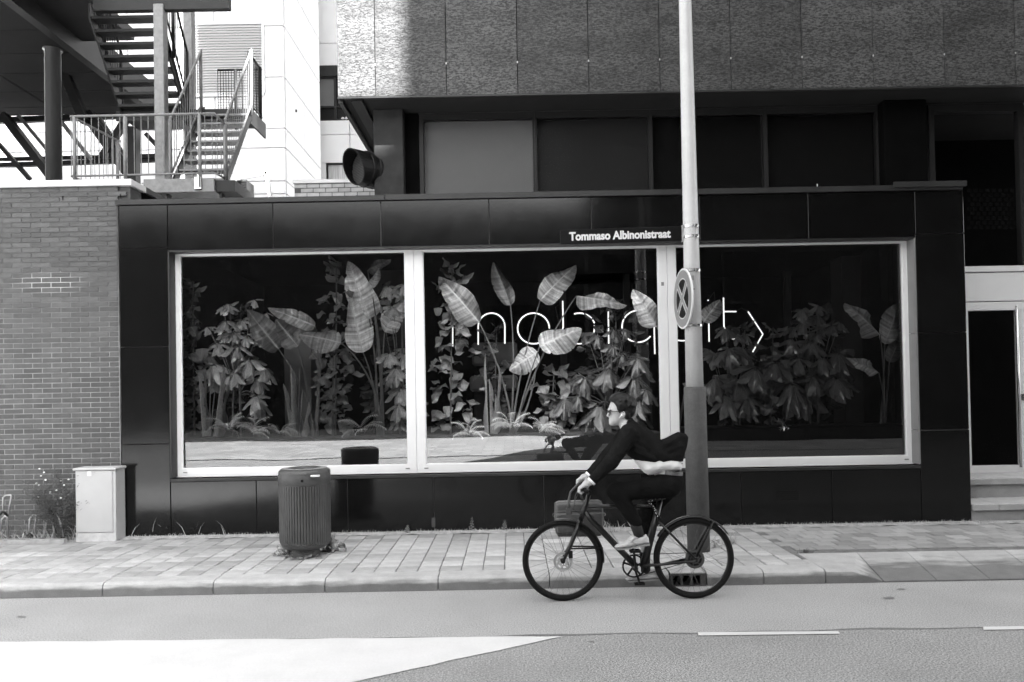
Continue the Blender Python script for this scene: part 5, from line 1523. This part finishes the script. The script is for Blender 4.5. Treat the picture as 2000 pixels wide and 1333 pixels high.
        for ax_ in range(3):
            o1, o2 = (ax_+1) % 3, (ax_+2) % 3
            sl0 = [slice(None)]*3; sl1 = [slice(None)]*3; sl0[ax_] = slice(0,-1); sl1[ax_] = slice(1,None)
            ch = ins[tuple(sl0)] != ins[tuple(sl1)]
            e = np.argwhere(ch); e = e[(e[:,o1] > 0) & (e[:,o2] > 0) & (e[:,o1] < D.shape[o1]-1) & (e[:,o2] < D.shape[o2]-1)]
            def g_(d1, d2):
                c = e.copy(); c[:,o1] += d1; c[:,o2] += d2; return idx[tuple(c.T)]
            q = np.stack([g_(-1,-1), g_(0,-1), g_(0,0), g_(-1,0)], 1)
            fl_ = ~ins[tuple(e.T)]; q[fl_] = q[fl_][:, ::-1]
            quads.append(q)
        Q = np.concatenate(quads); Q = Q[(Q >= 0).all(1)]
        me = bpy.data.meshes.new(name); me.from_pydata(V.tolist(), [], Q.tolist())
        me.polygons.foreach_set('use_smooth', [True]*len(me.polygons)); me.materials.append(m); me.update(); return me

def B(px_, py_, dy=0.): return P(px_, py_, YB+dy)
def Z1(zx, zy, dy=0.): return B(1000+zx/2.898, 740+zy/2.898, dy)      # enlarged crops used for measuring
def Z2(zx, zy, dy=0.): return B(1100+zx/6.346, 750+zy/6.346, dy)
PXM = F/YB

# ================================================================== bicycle
fw = Z1(287, 1028); rw = Z1(1028, 1012); bbk = Z1(695, 1068)
RW = 228/2.898/PXM
lowz = min(fw.z, rw.z)
fw.z = rw.z = RW+.0
bk = thing('bicycle', (rw.x, YB, 0), 'black belt-drive bicycle ridden along the road past the shop', 'bicycle')
def wheel(c, rear):
    wl = thing('wheel', c, None, None); wl.parent = bk; wl.matrix_parent_inverse = PW[bk.name].inverted()
    n = 64
    def ring(r, y=0): return [(c.x+r*math.cos(2*math.pi*k/n), c.y+y, c.z+r*math.sin(2*math.pi*k/n)) for k in range(n)]
    rt = .0225
    MB().tube(ring(RW-rt), rt, 12, closed=True).build('tyre', M_tyre, wl, smooth=True)
    m = MB(); prof = [(-.013,-.052),(.013,-.052),(.013,-.036),(-.013,-.036)]
    vs_ = [(c.x+(RW+pz_)*math.cos(2*math.pi*k/n), c.y+py_, c.z+(RW+pz_)*math.sin(2*math.pi*k/n)) for k in range(n) for py_, pz_ in prof]
    m.add(vs_, [(k*4+i, k*4+(i+1) % 4, ((k+1) % n)*4+(i+1) % 4, ((k+1) % n)*4+i) for k in range(n) for i in range(4)]); m.build('rim', M_bikeg, wl)
    m = MB(); ns_ = 32; hr_ = .05 if rear else .022
    for k in range(ns_):
        q = 2*math.pi*k/ns_; sd = 1 if k % 2 else -1; q2 = q+(.9 if (k//2) % 2 else -.9)
        m.tube([(c.x+hr_*math.cos(q2), c.y+sd*.028, c.z+hr_*math.sin(q2)), (c.x+(RW-.05)*math.cos(q), c.y+sd*.004, c.z+(RW-.05)*math.sin(q))], .0011, 4, caps=False)
    m.build('spokes', M_spoke, wl, kind='stuff')
    r0 = .062 if rear else .02
    MB().lathe([(.012,-.055),(.014,-.045),(r0,-.035),(r0,.035),(.014,.045),(.012,.055)], c, (0,1,0), 24).build('hub', M_bike, wl, smooth=False)
    m = MB(); r1, r2 = (.055, .08); nn = 36
    vs_ = []
    for r_, w_ in ((.030,0),(.040,0),(.056,1),(.079,1)):
        for k in range(nn): vs_.append((c.x+(r_+(.003 if k % 2 and r_ > .06 else 0))*math.cos(2*math.pi*k/nn), c.y-.046, c.z+(r_)*math.sin(2*math.pi*k/nn)))
    fs_ = [(2*nn+k, 2*nn+(k+1) % nn, 3*nn+(k+1) % nn, 3*nn+k) for k in range(nn)] + [(k, (k+1) % nn, nn+(k+1) % nn, nn+k) for k in range(nn)]
    for k in range(0, nn, 6): fs_.append((nn+k, nn+(k+1) % nn, 2*nn+(k+2) % nn, 2*nn+(k+1) % nn))
    if not rear: m.add(vs_, fs_).build('brake_disc', M_rotor, wl)
    else: m.add(vs_, fs_).build('brake_disc', M_spoke, wl)
wheel(fw, False); wheel(rw, True)
def T(pts, r, name, m=M_bike, n=12, parent=bk): return MB().tube(pts, r, n).build(name, m, parent, smooth=True)
ht0 = Z1(436, 655); ht1 = Z1(388, 805)
m = MB()
m.tube([ht0, ht1], [.019, .022], 14)
m.tube([Z1(432,722), Z1(560,722), Z1(832,719)], .0165, 14)
m.tube([Z1(415,752), Z1(440,790), Z1(560,915), Z1(705,1065)], [.02,.024,.026,.026], 14)
m.tube([Z1(838,682), Z1(795,860), Z1(742,1066)], [.026,.031,.033], 14)
m.lathe([(.024,-.04),(.024,.04)], bbk, (0,1,0), 20)
for sd in (-1, 1):
    m.tube([Z1(812,788, sd*.012), Z1(905,885, sd*.05), Vector((rw.x, YB+sd*.062, rw.z+.004))], [.012,.010,.010], 10)
    m.tube([Z1(735,1058, sd*.02), Z1(850,1052, sd*.05), Vector((rw.x, YB+sd*.062, rw.z-.012))], [.014,.012,.011], 10)
    m.ell((rw.x, YB+sd*.062, rw.z), (.026,.008,.026))
fr_ = m.build('frame', M_bikeg, bk, smooth=True)
m = MB()
for sd in (-1, 1):
    m.tube([Z1(380,818, sd*.03), Z1(370,850, sd*.048), Z1(330,945, sd*.052), Vector((fw.x, YB+sd*.055, fw.z))], [.018,.020,.017,.011], 12)
m.tube([Z1(378,822,-.035), Z1(384,806,0), Z1(378,822,.035)], .02, 10); m.build('fork', M_bikeg, bk, smooth=True)
tm = textmesh('COWBOY', .024, 'lettering', M_signgrey, .0008, .0004, spacing=1.1)
tw = max(v.co.x for v in tm.vertices); a_ = Z1(706,724,-.0168); b_ = Z1(771,724,-.0168)
put('lettering', tm, fr_, M=Matrix.Translation(a_) @ Matrix.Rotation(math.pi/2, 4, 'X') @ Matrix.Diagonal(((b_.x-a_.x)/tw, 1, 1, 1)))
# mudguards: curved strips
def guard(c, r, a0, a1, w_, name, tail=None):
    m = MB(); n = 40
    def fn(u, v):
        q = math.radians(a0+(a1-a0)*u); vv = v*2-1; rr = r-.012*vv*vv
        return (c.x+rr*math.cos(q), c.y+vv*w_, c.z+rr*math.sin(q))
    m.grid(fn, n, 6); return m.build(name, M_bikeg, bk, smooth=True)
g1 = guard(rw, RW+.02, 34, 148, .03, 'mudguard'); g2 = guard(fw, RW+.012, -4, 100, .028, 'mudguard')
for g_ in (g1, g2):
    sm = g_.modifiers.new('thick', 'SOLIDIFY'); sm.thickness = .003
for sd in (-1, 1):
    T([(rw.x+(RW+.012)*math.cos(math.radians(62)), YB+sd*.028, rw.z+(RW+.01)*math.sin(math.radians(62))), (rw.x+.012, YB+sd*.055, rw.z+.02)], .009, 'mudguard_stay', M_bike, 8)
    T([(fw.x+RW*.99, YB+sd*.027, Z1(500,955).z), (Z1(330,955).x, YB+sd*.05, Z1(330,956).z)], .007, 'mudguard_stay', M_bike, 8)
# cockpit
st0 = ht0+Vector((0,0,.0)); bar_c = Z1(424,645)
T([ht0-Vector((0,0,.01)), ht0+Vector((-.004,0,.025)), bar_c+Vector((0,0,.012))], .017, 'stem', M_bike, 12)
HN = P(1141, 958, YB-.27); HF = P(1137, 942.5, YB+.27)
barpts = [HN+Vector((.01,-.06,.0)), HN, bar_c+Vector((0,-.10,.008)), bar_c+Vector((0,.10,.008)), HF, HF+Vector((.01,.06,0))]
hb = T(barpts, .0125, 'handlebar', M_bike, 12)
for sd, h_ in ((-1, HN), (1, HF)):
    MB().tube([h_+Vector((.012,sd*.075,0)), h_+Vector((0,-sd*.055,0))], .0165, 12).build('grip', M_tyre, hb, smooth=True)
    MB().tube([h_+Vector((-.012,-sd*.075,-.005)), h_+Vector((-.045,-sd*.05,-.02)), h_+Vector((-.055,sd*.03,-.03))], [.008,.007,.005], 8).build('brake_lever', M_bike, hb, smooth=True)
    MB().tube([h_+Vector((-.02,-sd*.07,0)), h_+Vector((-.07,-sd*.10,-.10)), Z1(350,740,sd*.03), Z1(392,772,sd*.01)], .0028, 6).build('cable', M_wire, hb, smooth=True)
MB().lathe([(.02,-.018),(.022,.0),(.018,.02)], Z1(432,638,-.03), (0,1,0), 16).build('front_light', M_bike, hb, smooth=True)
# seat post and saddle
sp = T([Z1(838,690), Z1(848,645)], .0155, 'seat_post', M_bike)
f_ = Field((Z1(770,650).x-.05, YB-.12, Z1(770,650).z-.09), (Z1(960,640).x+.06, YB+.12, Z1(770,650).z+.09), .006)
sa = Z1(780,642); sb = Z1(925,634)
f_.cap(sa, sb, .022, .045, .02); f_.ell(Z1(915,634,-.045), (.05,.045,.028), .03); f_.ell(Z1(915,634,.045), (.05,.045,.028), .03)
put('saddle', f_.mesh('saddle', M_tyre), bk)
# cranks, chainring, pedals, belt
ch = bbk+Vector((0,.048,0)); RC = 66/2.898/PXM
m = MB(); n = 60; prof = [(RC,-.003),(RC,.003),(RC-.013,.003),(RC-.013,-.003)]
vs_ = [(ch.x+(r_+(.0025 if k % 2 and r_ == RC else 0))*math.cos(2*math.pi*k/n), ch.y+y_, ch.z+r_*math.sin(2*math.pi*k/n)) for k in range(n) for r_, y_ in prof]
m.add(vs_, [(k*4+i, k*4+(i+1) % 4, ((k+1) % n)*4+(i+1) % 4, ((k+1) % n)*4+i) for k in range(n) for i in range(4)])
for k in range(5):
    q = 2*math.pi*k/5+.3; m.obx(ch, ch+Vector((math.cos(q),0,math.sin(q)))*(RC-.01), .016, .005, up=(0,1,0))
m.lathe([(.02,-.004),(.02,.004)], ch, (0,1,0), 20); m.build('chainring', M_bike, bk)
pu = Z1(690, 968, -.075); pd_ = Z1(722, 1160, .095)
m = MB(); m.obx(bbk+Vector((0,-.055,0)), Vector((pu.x, YB-.062, pu.z)), .016, .026, up=(0,1,0)); m.build('crank_arm', M_bike, bk)
m = MB(); m.obx(bbk+Vector((0,.06,0)), Vector((pd_.x, YB+.066, pd_.z)), .016, .026, up=(0,1,0)); m.build('crank_arm', M_bike, bk)
for c, sd in ((pu, -1), (pd_, 1)):
    m = MB(); y0 = YB+sd*.075; y1 = YB+sd*.165; ya, yb_ = min(y0,y1), max(y0,y1)
    m.bx(c.x-.042, c.x-.030, ya, yb_, c.z-.010, c.z+.010); m.bx(c.x+.030, c.x+.042, ya, yb_, c.z-.010, c.z+.010)
    m.bx(c.x-.030, c.x+.030, ya, ya+.012, c.z-.009, c.z+.009); m.bx(c.x-.030, c.x+.030, yb_-.012, yb_, c.z-.009, c.z+.009)
    m.tube([(c.x, YB+sd*.062, c.z), (c.x, YB+sd*.16, c.z)], .007, 8); m.build('pedal', M_bike, bk)
cg = rw+Vector((0,.048,0)); rc2 = .033
m = MB()
m.obx((ch.x, ch.y, ch.z+RC-.002), (cg.x, cg.y, cg.z+rc2), .008, .004); m.obx((ch.x, ch.y, ch.z-RC+.002), (cg.x, cg.y, cg.z-rc2), .008, .004)
m.build('drive_belt', M_tyre, bk)
m = MB(); m.lathe([(rc2,-.006),(rc2,.006)], cg, (0,1,0), 24); m.build('rear_cog', M_bike, bk)
m = MB(); c_ = Z1(332, 995, -.05); m.bx(c_.x-.016, c_.x+.016, c_.y-.012, c_.y+.012, c_.z-.03, c_.z+.03); m.build('brake_caliper', M_bike, bk)
# chain lock with pale studs wound round the seat post
def Z4(zx, zy, dy=0.): return B(1180+zx/5.554, 960+zy/5.554, dy)
lk = thing('chain_lock', Z4(520,150), 'studded chain lock draped round the seat tube of the bicycle', 'lock')
lp = [Z4(660,68,.0), Z4(610,78,-.035), Z4(530,95,-.045), Z4(485,115,-.03), Z4(515,150,-.045), Z4(545,195,-.045), Z4(570,245,-.045), Z4(598,292,-.045)]
MB().tube(lp, .013, 8).build('chain_sleeve', M_bike, lk, smooth=True)
m = MB()
for i in range(len(lp)-1):
    for k in range(3):
        q = lp[i].lerp(lp[i+1], k/3)+Vector((random.uniform(-.009,.009), -.011, random.uniform(-.009,.009))); m.ell(q, (.0042,.0042,.0042), 6, 4)
m.build('studs', M_signwht, lk, kind='stuff')

# ================================================================== rider
def pxr(v): return v/PXM
ps = thing('person', (Z1(800,900).x, YB, .35), 'cyclist in dark suit and glasses leaning forward over the handlebar', 'person')
hipN, hipF = Z1(885,610,-.085), Z1(885,610,.085)
kneN = Z1(578,640,-.11); ankN = Z1(712,870,-.115)
kneF = Z1(742,800,.11); ankF = Z1(752,1085,.115)
pel = Z1(880,600); wst = Z1(862,505); chs = Z2(980,700); nkb = Z2(800,540); nkt = Z2(752,430)
shN, shF = Z2(830,620,-.165), Z2(810,600,.165)
wrN, wrF = P(1154.5, 941, YB-.262), P(1150, 929, YB+.262)
elN = (shN+wrN)/2+Vector((-.005,-.05,-.03)); elF = (shF+wrF)/2+Vector((-.01,.05,-.03))
f_ = Field((B(1108,900).x, YB-.37, -.0+.1), (B(1340,900).x, YB+.37, B(1240,762).z+.02), .0052)
# trunk and limbs under the clothes
f_.cap(pel, wst, .085, .085, .04, flat=.75); f_.cap(wst, chs, .085, .085, .04, flat=.75); f_.cap(chs, nkb, .085, .06, .04, flat=.75)
for h_, k_, a_ in ((hipN, kneN, ankN), (hipF, kneF, ankF)):
    f_.cap(h_, k_+Vector((.012,0,0)), .06, .040, .02); f_.cap(k_+Vector((.012,0,0)), a_, .038, .03, .015)
for s_, e_, w_ in ((shN, elN, wrN), (shF, elF, wrF)):
    f_.cap(nkb.lerp(s_, .3), s_, .05, .05, .03); f_.cap(s_, e_, .045, .036, .02); f_.cap(e_, w_, .036, .025, .02)
f_.cap(nkb, nkt, .056, .052, .025)
# head: skull, face, jaw, nose, brow, lips, chin, ears
f_.ell(Z2(735,285), (.096,.073,.088), .02, rot=-.25)
f_.ell(Z2(655,330), (.062,.060,.085), .03, rot=-.1)
f_.ell(Z2(650,440), (.050,.050,.050), .03); f_.ell(Z2(615,470), (.030,.028,.030), .02)
f_.ell(Z2(598,490), (.018,.022,.016), .015)
f_.cap(Z2(573,345), Z2(556,392), .009, .0125, .010); f_.ell(Z2(566,398), (.014,.015,.010), .008)
f_.ell(Z2(572,322), (.014,.045,.010), .012)
f_.ell(Z2(584,440), (.011,.020,.006), .006); f_.ell(Z2(586,456), (.011,.018,.006), .006)
f_.ell(Z2(596,352,-.030), (.012,.014,.011), .008, sub=True); f_.ell(Z2(596,352,.030), (.012,.014,.011), .008, sub=True)
for sd in (-1, 1):
    f_.ell(Z2(742,385, sd*.073), (.020,.010,.030), .006, rot=-.2); f_.ell(Z2(735,382, sd*.084), (.010,.006,.018), .006, sub=True)
# hands: palm, four curled fingers and a thumb round each grip
def hand(wr, gp, sd):
    kn = gp+Vector((-.022, 0, .030))
    f_.cap(wr, wr.lerp(kn, .55), .024, .030, .015)
    for i in range(4):
        yy = gp.y+(i-1.5)*.021*1.0
        k0 = Vector((gp.x-.016, yy, gp.z+.032+.003*(1.5-abs(i-1.5)))); L_ = (.9,1.08,1.0,.82)[i if sd < 0 else 3-i]
        f_.cap(wr.lerp(k0, .45), k0, .015, .0115, .012)
        k1 = k0+Vector((-.024*L_, 0, -.016*L_)); k2 = k1+Vector((-.004, 0, -.026*L_)); k3 = k2+Vector((.020*L_, 0, -.016*L_))
        f_.cap(k0, k1, .0105, .0098, .004); f_.cap(k1, k2, .0096, .0088, .003); f_.cap(k2, k3, .0088, .0078, .003)
    t0 = wr.lerp(gp, .55)+Vector((.006, -sd*.030, -.002)); t1 = gp+Vector((.020, -sd*.046, -.004)); t2 = gp+Vector((-.004, -sd*.052, -.022))
    f_.cap(t0, t1, .013, .0115, .008); f_.cap(t1, t2, .011, .009, .004)
hand(wrN, HN, -1); hand(wrF, HF, 1)
put('body', f_.mesh('body', M_skin), ps)
# trousers
f_ = Field((B(1175,900).x, YB-.25, B(1240,1062).z), (B(1340,900).x, YB+.25, B(1240,900).z), .0062)
f_.ell(Z1(885,590), (pxr(62/2.898)+.02,.16,pxr(55/2.898)+.02), .04, rot=-.35); f_.ell(Z1(905,570), (pxr(38/2.898)+.03,.155,.09), .04)
f_.cap(Z1(880,605,-.08), Z1(600,640,-.11), .105, .070, .03); f_.cap(Z1(590,642,-.11), Z1(700,812,-.115), .072, .052, .02); f_.ell(Z1(588,632,-.11), (.072,.07,.068), .02)
f_.cap(Z1(880,605,.08), Z1(748,790,.11), .10, .068, .03); f_.cap(Z1(745,790,.11), Z1(752,985,.115), .068, .05, .02)
put('trousers', f_.mesh('trousers', M_suit2), ps)
# socks
m = MB(); m.tube([Z1(690,805,-.115), Z1(706,845,-.115), Z1(722,892,-.115)], [.047,.044,.042], 14); m.build('sock', M_sock, ps, smooth=True)
m = MB(); m.tube([Z1(752,980,.115), Z1(754,1045,.115), Z1(758,1100,.115)], [.047,.042,.04], 14); m.build('sock', M_sock, ps, smooth=True)
# shoes
def shoe(pts, sole, yc, name='shoe'):
    xs_ = [p.x for p in pts]; zs2 = [p.z for p in pts]
    f2 = Field((min(xs_)-.03, yc-.07, min(zs2)-.03), (max(xs_)+.03, yc+.07, max(zs2)+.03), .0035)
    f2.poly(pts, yc, .041, .028, .012)
    o = put(name, f2.mesh('shoe', M_shoe), ps)
    m = MB(); m.prism([Vector((p.x, yc-.038, p.z)) for p in sole], (0,.076,0)); m.build('sole', M_sole, o); return o
s1 = [Z1(*q, -.115) for q in ((580,952),(592,940),(640,922),(664,900),(680,886),(715,892),(758,880),(772,900),(776,930),(740,934),(660,952),(600,958))]
so1 = [Z1(*q, -.115) for q in ((582,954),(600,958),(660,952),(735,936),(776,931),(777,941),(740,946),(730,946),(665,961),(600,966),(584,962))]
shN_ = shoe(s1, so1, YB-.115)
m = MB(); m.tube([Z1(676,925,-.158), Z1(690,905,-.158), Z1(712,900,-.152)], .005, 6); m.tube([Z1(662,915,-.150), Z1(700,935,-.16)], .004, 6); m.build('strap', mat('shoe_strap', .26, .5), shN_, smooth=True)
s2 = [Z1(*q, .115) for q in ((642,1135),(655,1125),(710,1112),(735,1090),(765,1085),(815,1080),(828,1098),(830,1126),(780,1130),(660,1140))]
so2 = [Z1(*q, .115) for q in ((643,1136),(660,1141),(780,1131),(830,1127),(831,1137),(780,1140),(660,1148))]
shoe(s2, so2, YB+.115)
# shirt (billowing over the belt) and belt
f_ = Field((B(1215,900).x, YB-.24, B(1240,960).z), (B(1345,900).x, YB+.24, B(1240,860).z), .0055)
f_.poly([Z2(*q) for q in ((870,930),(930,1010),(985,1075),(1025,1115),(1100,1110),(1190,1075),(1300,1062),(1405,1058),(1432,1075),(1440,1000),(1400,900),(1250,860),(1050,850))], YB, .155, .07, .03)
for q in ((1080,1030),(1180,1010),(1290,990),(1370,1010)): f_.ell(Z2(*q, -.10), (.055,.07,.035), .03, rot=.4)
put('shirt', f_.mesh('shirt', M_shirt), ps)
m = MB(); w0 = Z2(1215,1082); w1 = Z2(1432,1092); cxb = (w0+w1)/2; rx = (w1.x-w0.x)/2+.03
def beltf(u, v):
    q = 2*math.pi*u; return (cxb.x+.0+rx*math.cos(q), YB+.158*math.sin(q), cxb.z+(v-.5)*.034-.012*math.cos(q))
m.grid(beltf, 48, 1); m.build('belt', M_belt, ps, smooth=True)
# jacket
f_ = Field((B(1140,900).x, YB-.37, B(1240,955).z), (B(1350,900).x, YB+.37, B(1240,808).z), .0055)
torso = [Z2(*q) for q in ((705,590),(690,630),(705,710),(770,860),(850,925),(930,965),(1040,1000),(1110,1010),(1190,965),(1290,940),(1330,930),(1280,720),(1220,712),(1100,598),(1000,525),(900,478),(852,452),(795,515))]
f_.poly(torso, YB, .185, .11, .03)
f_.cap(shN+Vector((0,.03,0)), shF-Vector((0,.03,0)), .075, .075, .05)
for s_, e_, w_ in ((shN, elN, wrN), (shF, elF, wrF)):
    ws = e_.lerp(w_, .86)
    f_.cap(s_, e_, .074, .060, .03); f_.cap(e_, ws, .058, .043, .02)
# folds: soft ridges lying on the cloth
for a0, b0, dy0, r_ in (((840,560),(760,700),-.222,.016),((880,590),(830,690),-.226,.014),((660,800),(600,850),-.262,.014),((690,830),(610,905),-.266,.013),((560,930),(520,960),-.292,.012),
        ((1010,560),(1100,640),-.12,.016),((960,560),(1060,690),-.15,.014),((930,700),(1080,800),-.172,.018),((880,760),(1040,880),-.175,.018),((900,840),(1130,940),-.176,.016),((1120,800),(1250,880),-.168,.016)):
    f_.cap(Z2(*a0, dy0), Z2(*b0, dy0), r_, r_*.6, .02)
# wind-blown tail: a fan of cloth with a hollow underside
f_.poly([Z2(*q) for q in ((1120,760),(1220,712),(1300,688),(1390,640),(1470,604),(1505,650),(1490,760),(1460,850),(1440,948),(1300,945),(1180,965))], YB, .165, .03, .03)
f_.poly([Z2(*q) for q in ((1330,760),(1420,700),(1540,640),(1540,960),(1400,985),(1360,900))], YB+.02, .135, .03, .01, sub=True)
for a0, b0 in (((1180,800),(1470,640)),((1200,870),(1460,760)),((1240,920),(1440,880))):
    f_.cap(Z2(*a0, -.158), Z2(*b0, -.150), .02, .012, .025)
# collar
f_.cap(Z2(722,590,-.058), Z2(832,452,-.05), .018, .02, .015); f_.cap(Z2(722,590,.058), Z2(832,452,.05), .018, .02, .015); f_.cap(Z2(832,450,-.05), Z2(832,450,.05), .02, .02, .015)
f_.cap(Z2(640,590), Z2(775,430), .056, .058, .006, sub=True)
put('jacket', f_.mesh('jacket', M_suit), ps)
# shirt collar and cuffs
m = MB(); m.tube([Z2(775,515,0), Z2(792,478,0)], [.064,.060], 16, caps=False); m.build('shirt_collar', M_cuff, ps, smooth=True)
for e_, w_ in ((elN, wrN), (elF, wrF)):
    a_ = e_.lerp(w_, .84); b_ = e_.lerp(w_, 1.03)
    d_ = (w_-e_).normalized(); m = MB(); m.tube([a_, b_, b_-d_*.004], [.040,.038,.026], 18, caps=False); m.build('cuff', M_cuff, ps, smooth=True)
for k in range(3):
    p = Z2(455+k*22, 1085-k*22, -.30); MB().ell(elN.lerp(wrN, .70+.04*k)+Vector((.012,-.043,-.008)), (.006,.004,.006), 8, 4).build('sleeve_button', M_tyre, ps)
# hair: cap over the skull, fuller on top and back
f_ = Field((B(1180,800).x, YB-.11, B(1240,830).z), (B(1248,800).x, YB+.11, B(1240,764).z), .0045)
f_.ell(Z2(748,258), (.108,.084,.092), .02, rot=-.3); f_.ell(Z2(670,176), (.068,.066,.044), .02, rot=.3); f_.ell(Z2(622,196), (.034,.05,.024), .012, rot=.6); f_.ell(Z2(720,270), (.05,.083,.08), .02); f_.ell(Z2(800,330), (.062,.070,.070), .02)
rr_ = random.Random(4)
for k in range(70):
    th = rr_.uniform(-.3, 3.6); ph = rr_.uniform(-1.3, 1.3)
    c = Z2(755,262)+Vector((.092*math.cos(th)*math.cos(ph), .078*math.sin(ph), .082*math.sin(th)*math.cos(ph)))
    f_.ell(c, (.022,.022,.016), .008, rot=rr_.uniform(0,3))
f_.ell(Z2(592,352), (.052,.12,.090), .006, sub=True); f_.ell(Z2(645,468), (.060,.12,.062), .008, sub=True)
for sd in (-1, 1):
    f_.ell(Z2(745,400, sd*.082), (.032,.035,.040), .006, sub=True)
    f_.cap(Z2(695,270, sd*.066), Z2(700,352, sd*.068), .016, .008, .01); f_.ell(Z2(790,385, sd*.055), (.028,.022,.04), .01)
put('hair', f_.mesh('hair', M_hair), ps)
# eyebrows, eyes, glasses, earbud
for sd in (-1, 1):
    MB().ell(Z2(598,352, sd*.030), (.010,.011,.009), 10, 6).build('eye', M_signwht, ps, smooth=True)
    MB().ell(Z2(586,353, sd*.031), (.004,.006,.006), 8, 5).build('pupil', M_black, ps, smooth=True)
    MB().tube([Z2(567,328, sd*.016), Z2(570,322, sd*.032), Z2(590,328, sd*.050)], .0035, 6).build('eyebrow', M_hair, ps, smooth=True)
gs = thing('glasses', Z2(570,355), None, None); gs.parent = ps; gs.matrix_parent_inverse = PW[ps.name].inverted()
for sd in (-1, 1):
    c = Z2(566,362, sd*.034); ring = []
    for k in range(20):
        q = 2*math.pi*k/20; sx = abs(math.cos(q))**.7*math.copysign(1, math.cos(q)); sz = abs(math.sin(q))**.7*math.copysign(1, math.sin(q))
        ring.append(c+Vector((.006*abs(sx)*(1 if sx*sd > 0 else 0), sx*.027, sz*.020)))
    MB().tube(ring, .0028, 6, closed=True).build('lens_rim', M_bike, gs, smooth=True)
    MB().sheet(ring).build('lens', glass_mat('lens_glass', 1.6, 0, 1, .45), gs) if sd < 0 else MB().sheet(ring).build('lens', bpy.data.materials['lens_glass'], gs)
    MB().tube([c+Vector((.004, sd*.028, .010)), Z2(640,345, sd*.070), Z2(735,345, sd*.079), Z2(755,365, sd*.080)], .0026, 6).build('temple', M_bike, gs, smooth=True)
MB().tube([Z2(560,352,-.008), Z2(558,348,0), Z2(560,352,.008)], .0026, 6).build('bridge', M_bike, gs, smooth=True)
MB().tube([Z2(728,388,-.086), Z2(722,392,-.090), Z2(694,424,-.088)], [.008,.0055,.0042], 8).build('earbud', M_flower, ps, smooth=True)

# ================================================================== briefcase hanging from the far hand
YBG = YB+.27
bg_ = thing('briefcase', P(1129, 1047, YBG), 'soft leather briefcase hanging from the far handlebar grip', 'briefcase')
def ZB(zx, zy, dy=0.): return P(1000+zx/2.898, 740+zy/2.898, YBG+dy)
f_ = Field((ZB(225,900).x-.02, YBG-.09, ZB(1240,905).z-.02), (ZB(525,900).x+.02, YBG+.09, ZB(1240,680).z+.02), .005)
f_.poly([ZB(*q) for q in ((240,705),(262,693),(330,690),(420,688),(490,686),(508,698),(517,760),(516,860),(500,888),(430,892),(262,892),(246,870),(240,800))], YBG, .058, .035, .01)
f_.poly([ZB(*q) for q in ((248,760),(505,752),(508,868),(255,872))], YBG-.05, .022, .012, .008)
bo = put('body', f_.mesh('body', M_leather), bg_)
MB().tube([ZB(242,705,-.03), ZB(330,696,-.035), ZB(430,692,-.035), ZB(505,694,-.03)], .004, 6).build('zip', M_spoke, bo, smooth=True)
MB().tube([ZB(244,752,-.062), ZB(350,748,-.066), ZB(508,744,-.062)], .004, 6).build('pocket_seam', M_belt, bo, smooth=True)
hp = HF+Vector((.0,-.0,.022))
for dy in (-.045,):
    MB().tube([ZB(318,745,-.066), ZB(320,690,-.05), ZB(332,640,-.02), Vector((HF.x-.03, HF.y-.065, HF.z+.005)), Vector((HF.x, HF.y-.07, HF.z+.026)), Vector((HF.x+.02, HF.y-.065, HF.z+.005)), ZB(392,660,.0), ZB(400,692,.03)], .010, 8).build('handle', M_leather, bg_, smooth=True)
MB().bx(ZB(305,900).x, ZB(335,900).x, YBG-.076, YBG-.068, ZB(1240,745).z, ZB(1240,708).z).build('handle_tab', M_belt, bg_)
for q in ((236,772),(522,768)):
    c = ZB(*q); MB().tube([c+Vector((.01*math.cos(a_), 0, .012*math.sin(a_))) for a_ in [k*.7 for k in range(9)]], .002, 5, closed=True).build('strap_ring', M_chrome, bg_)
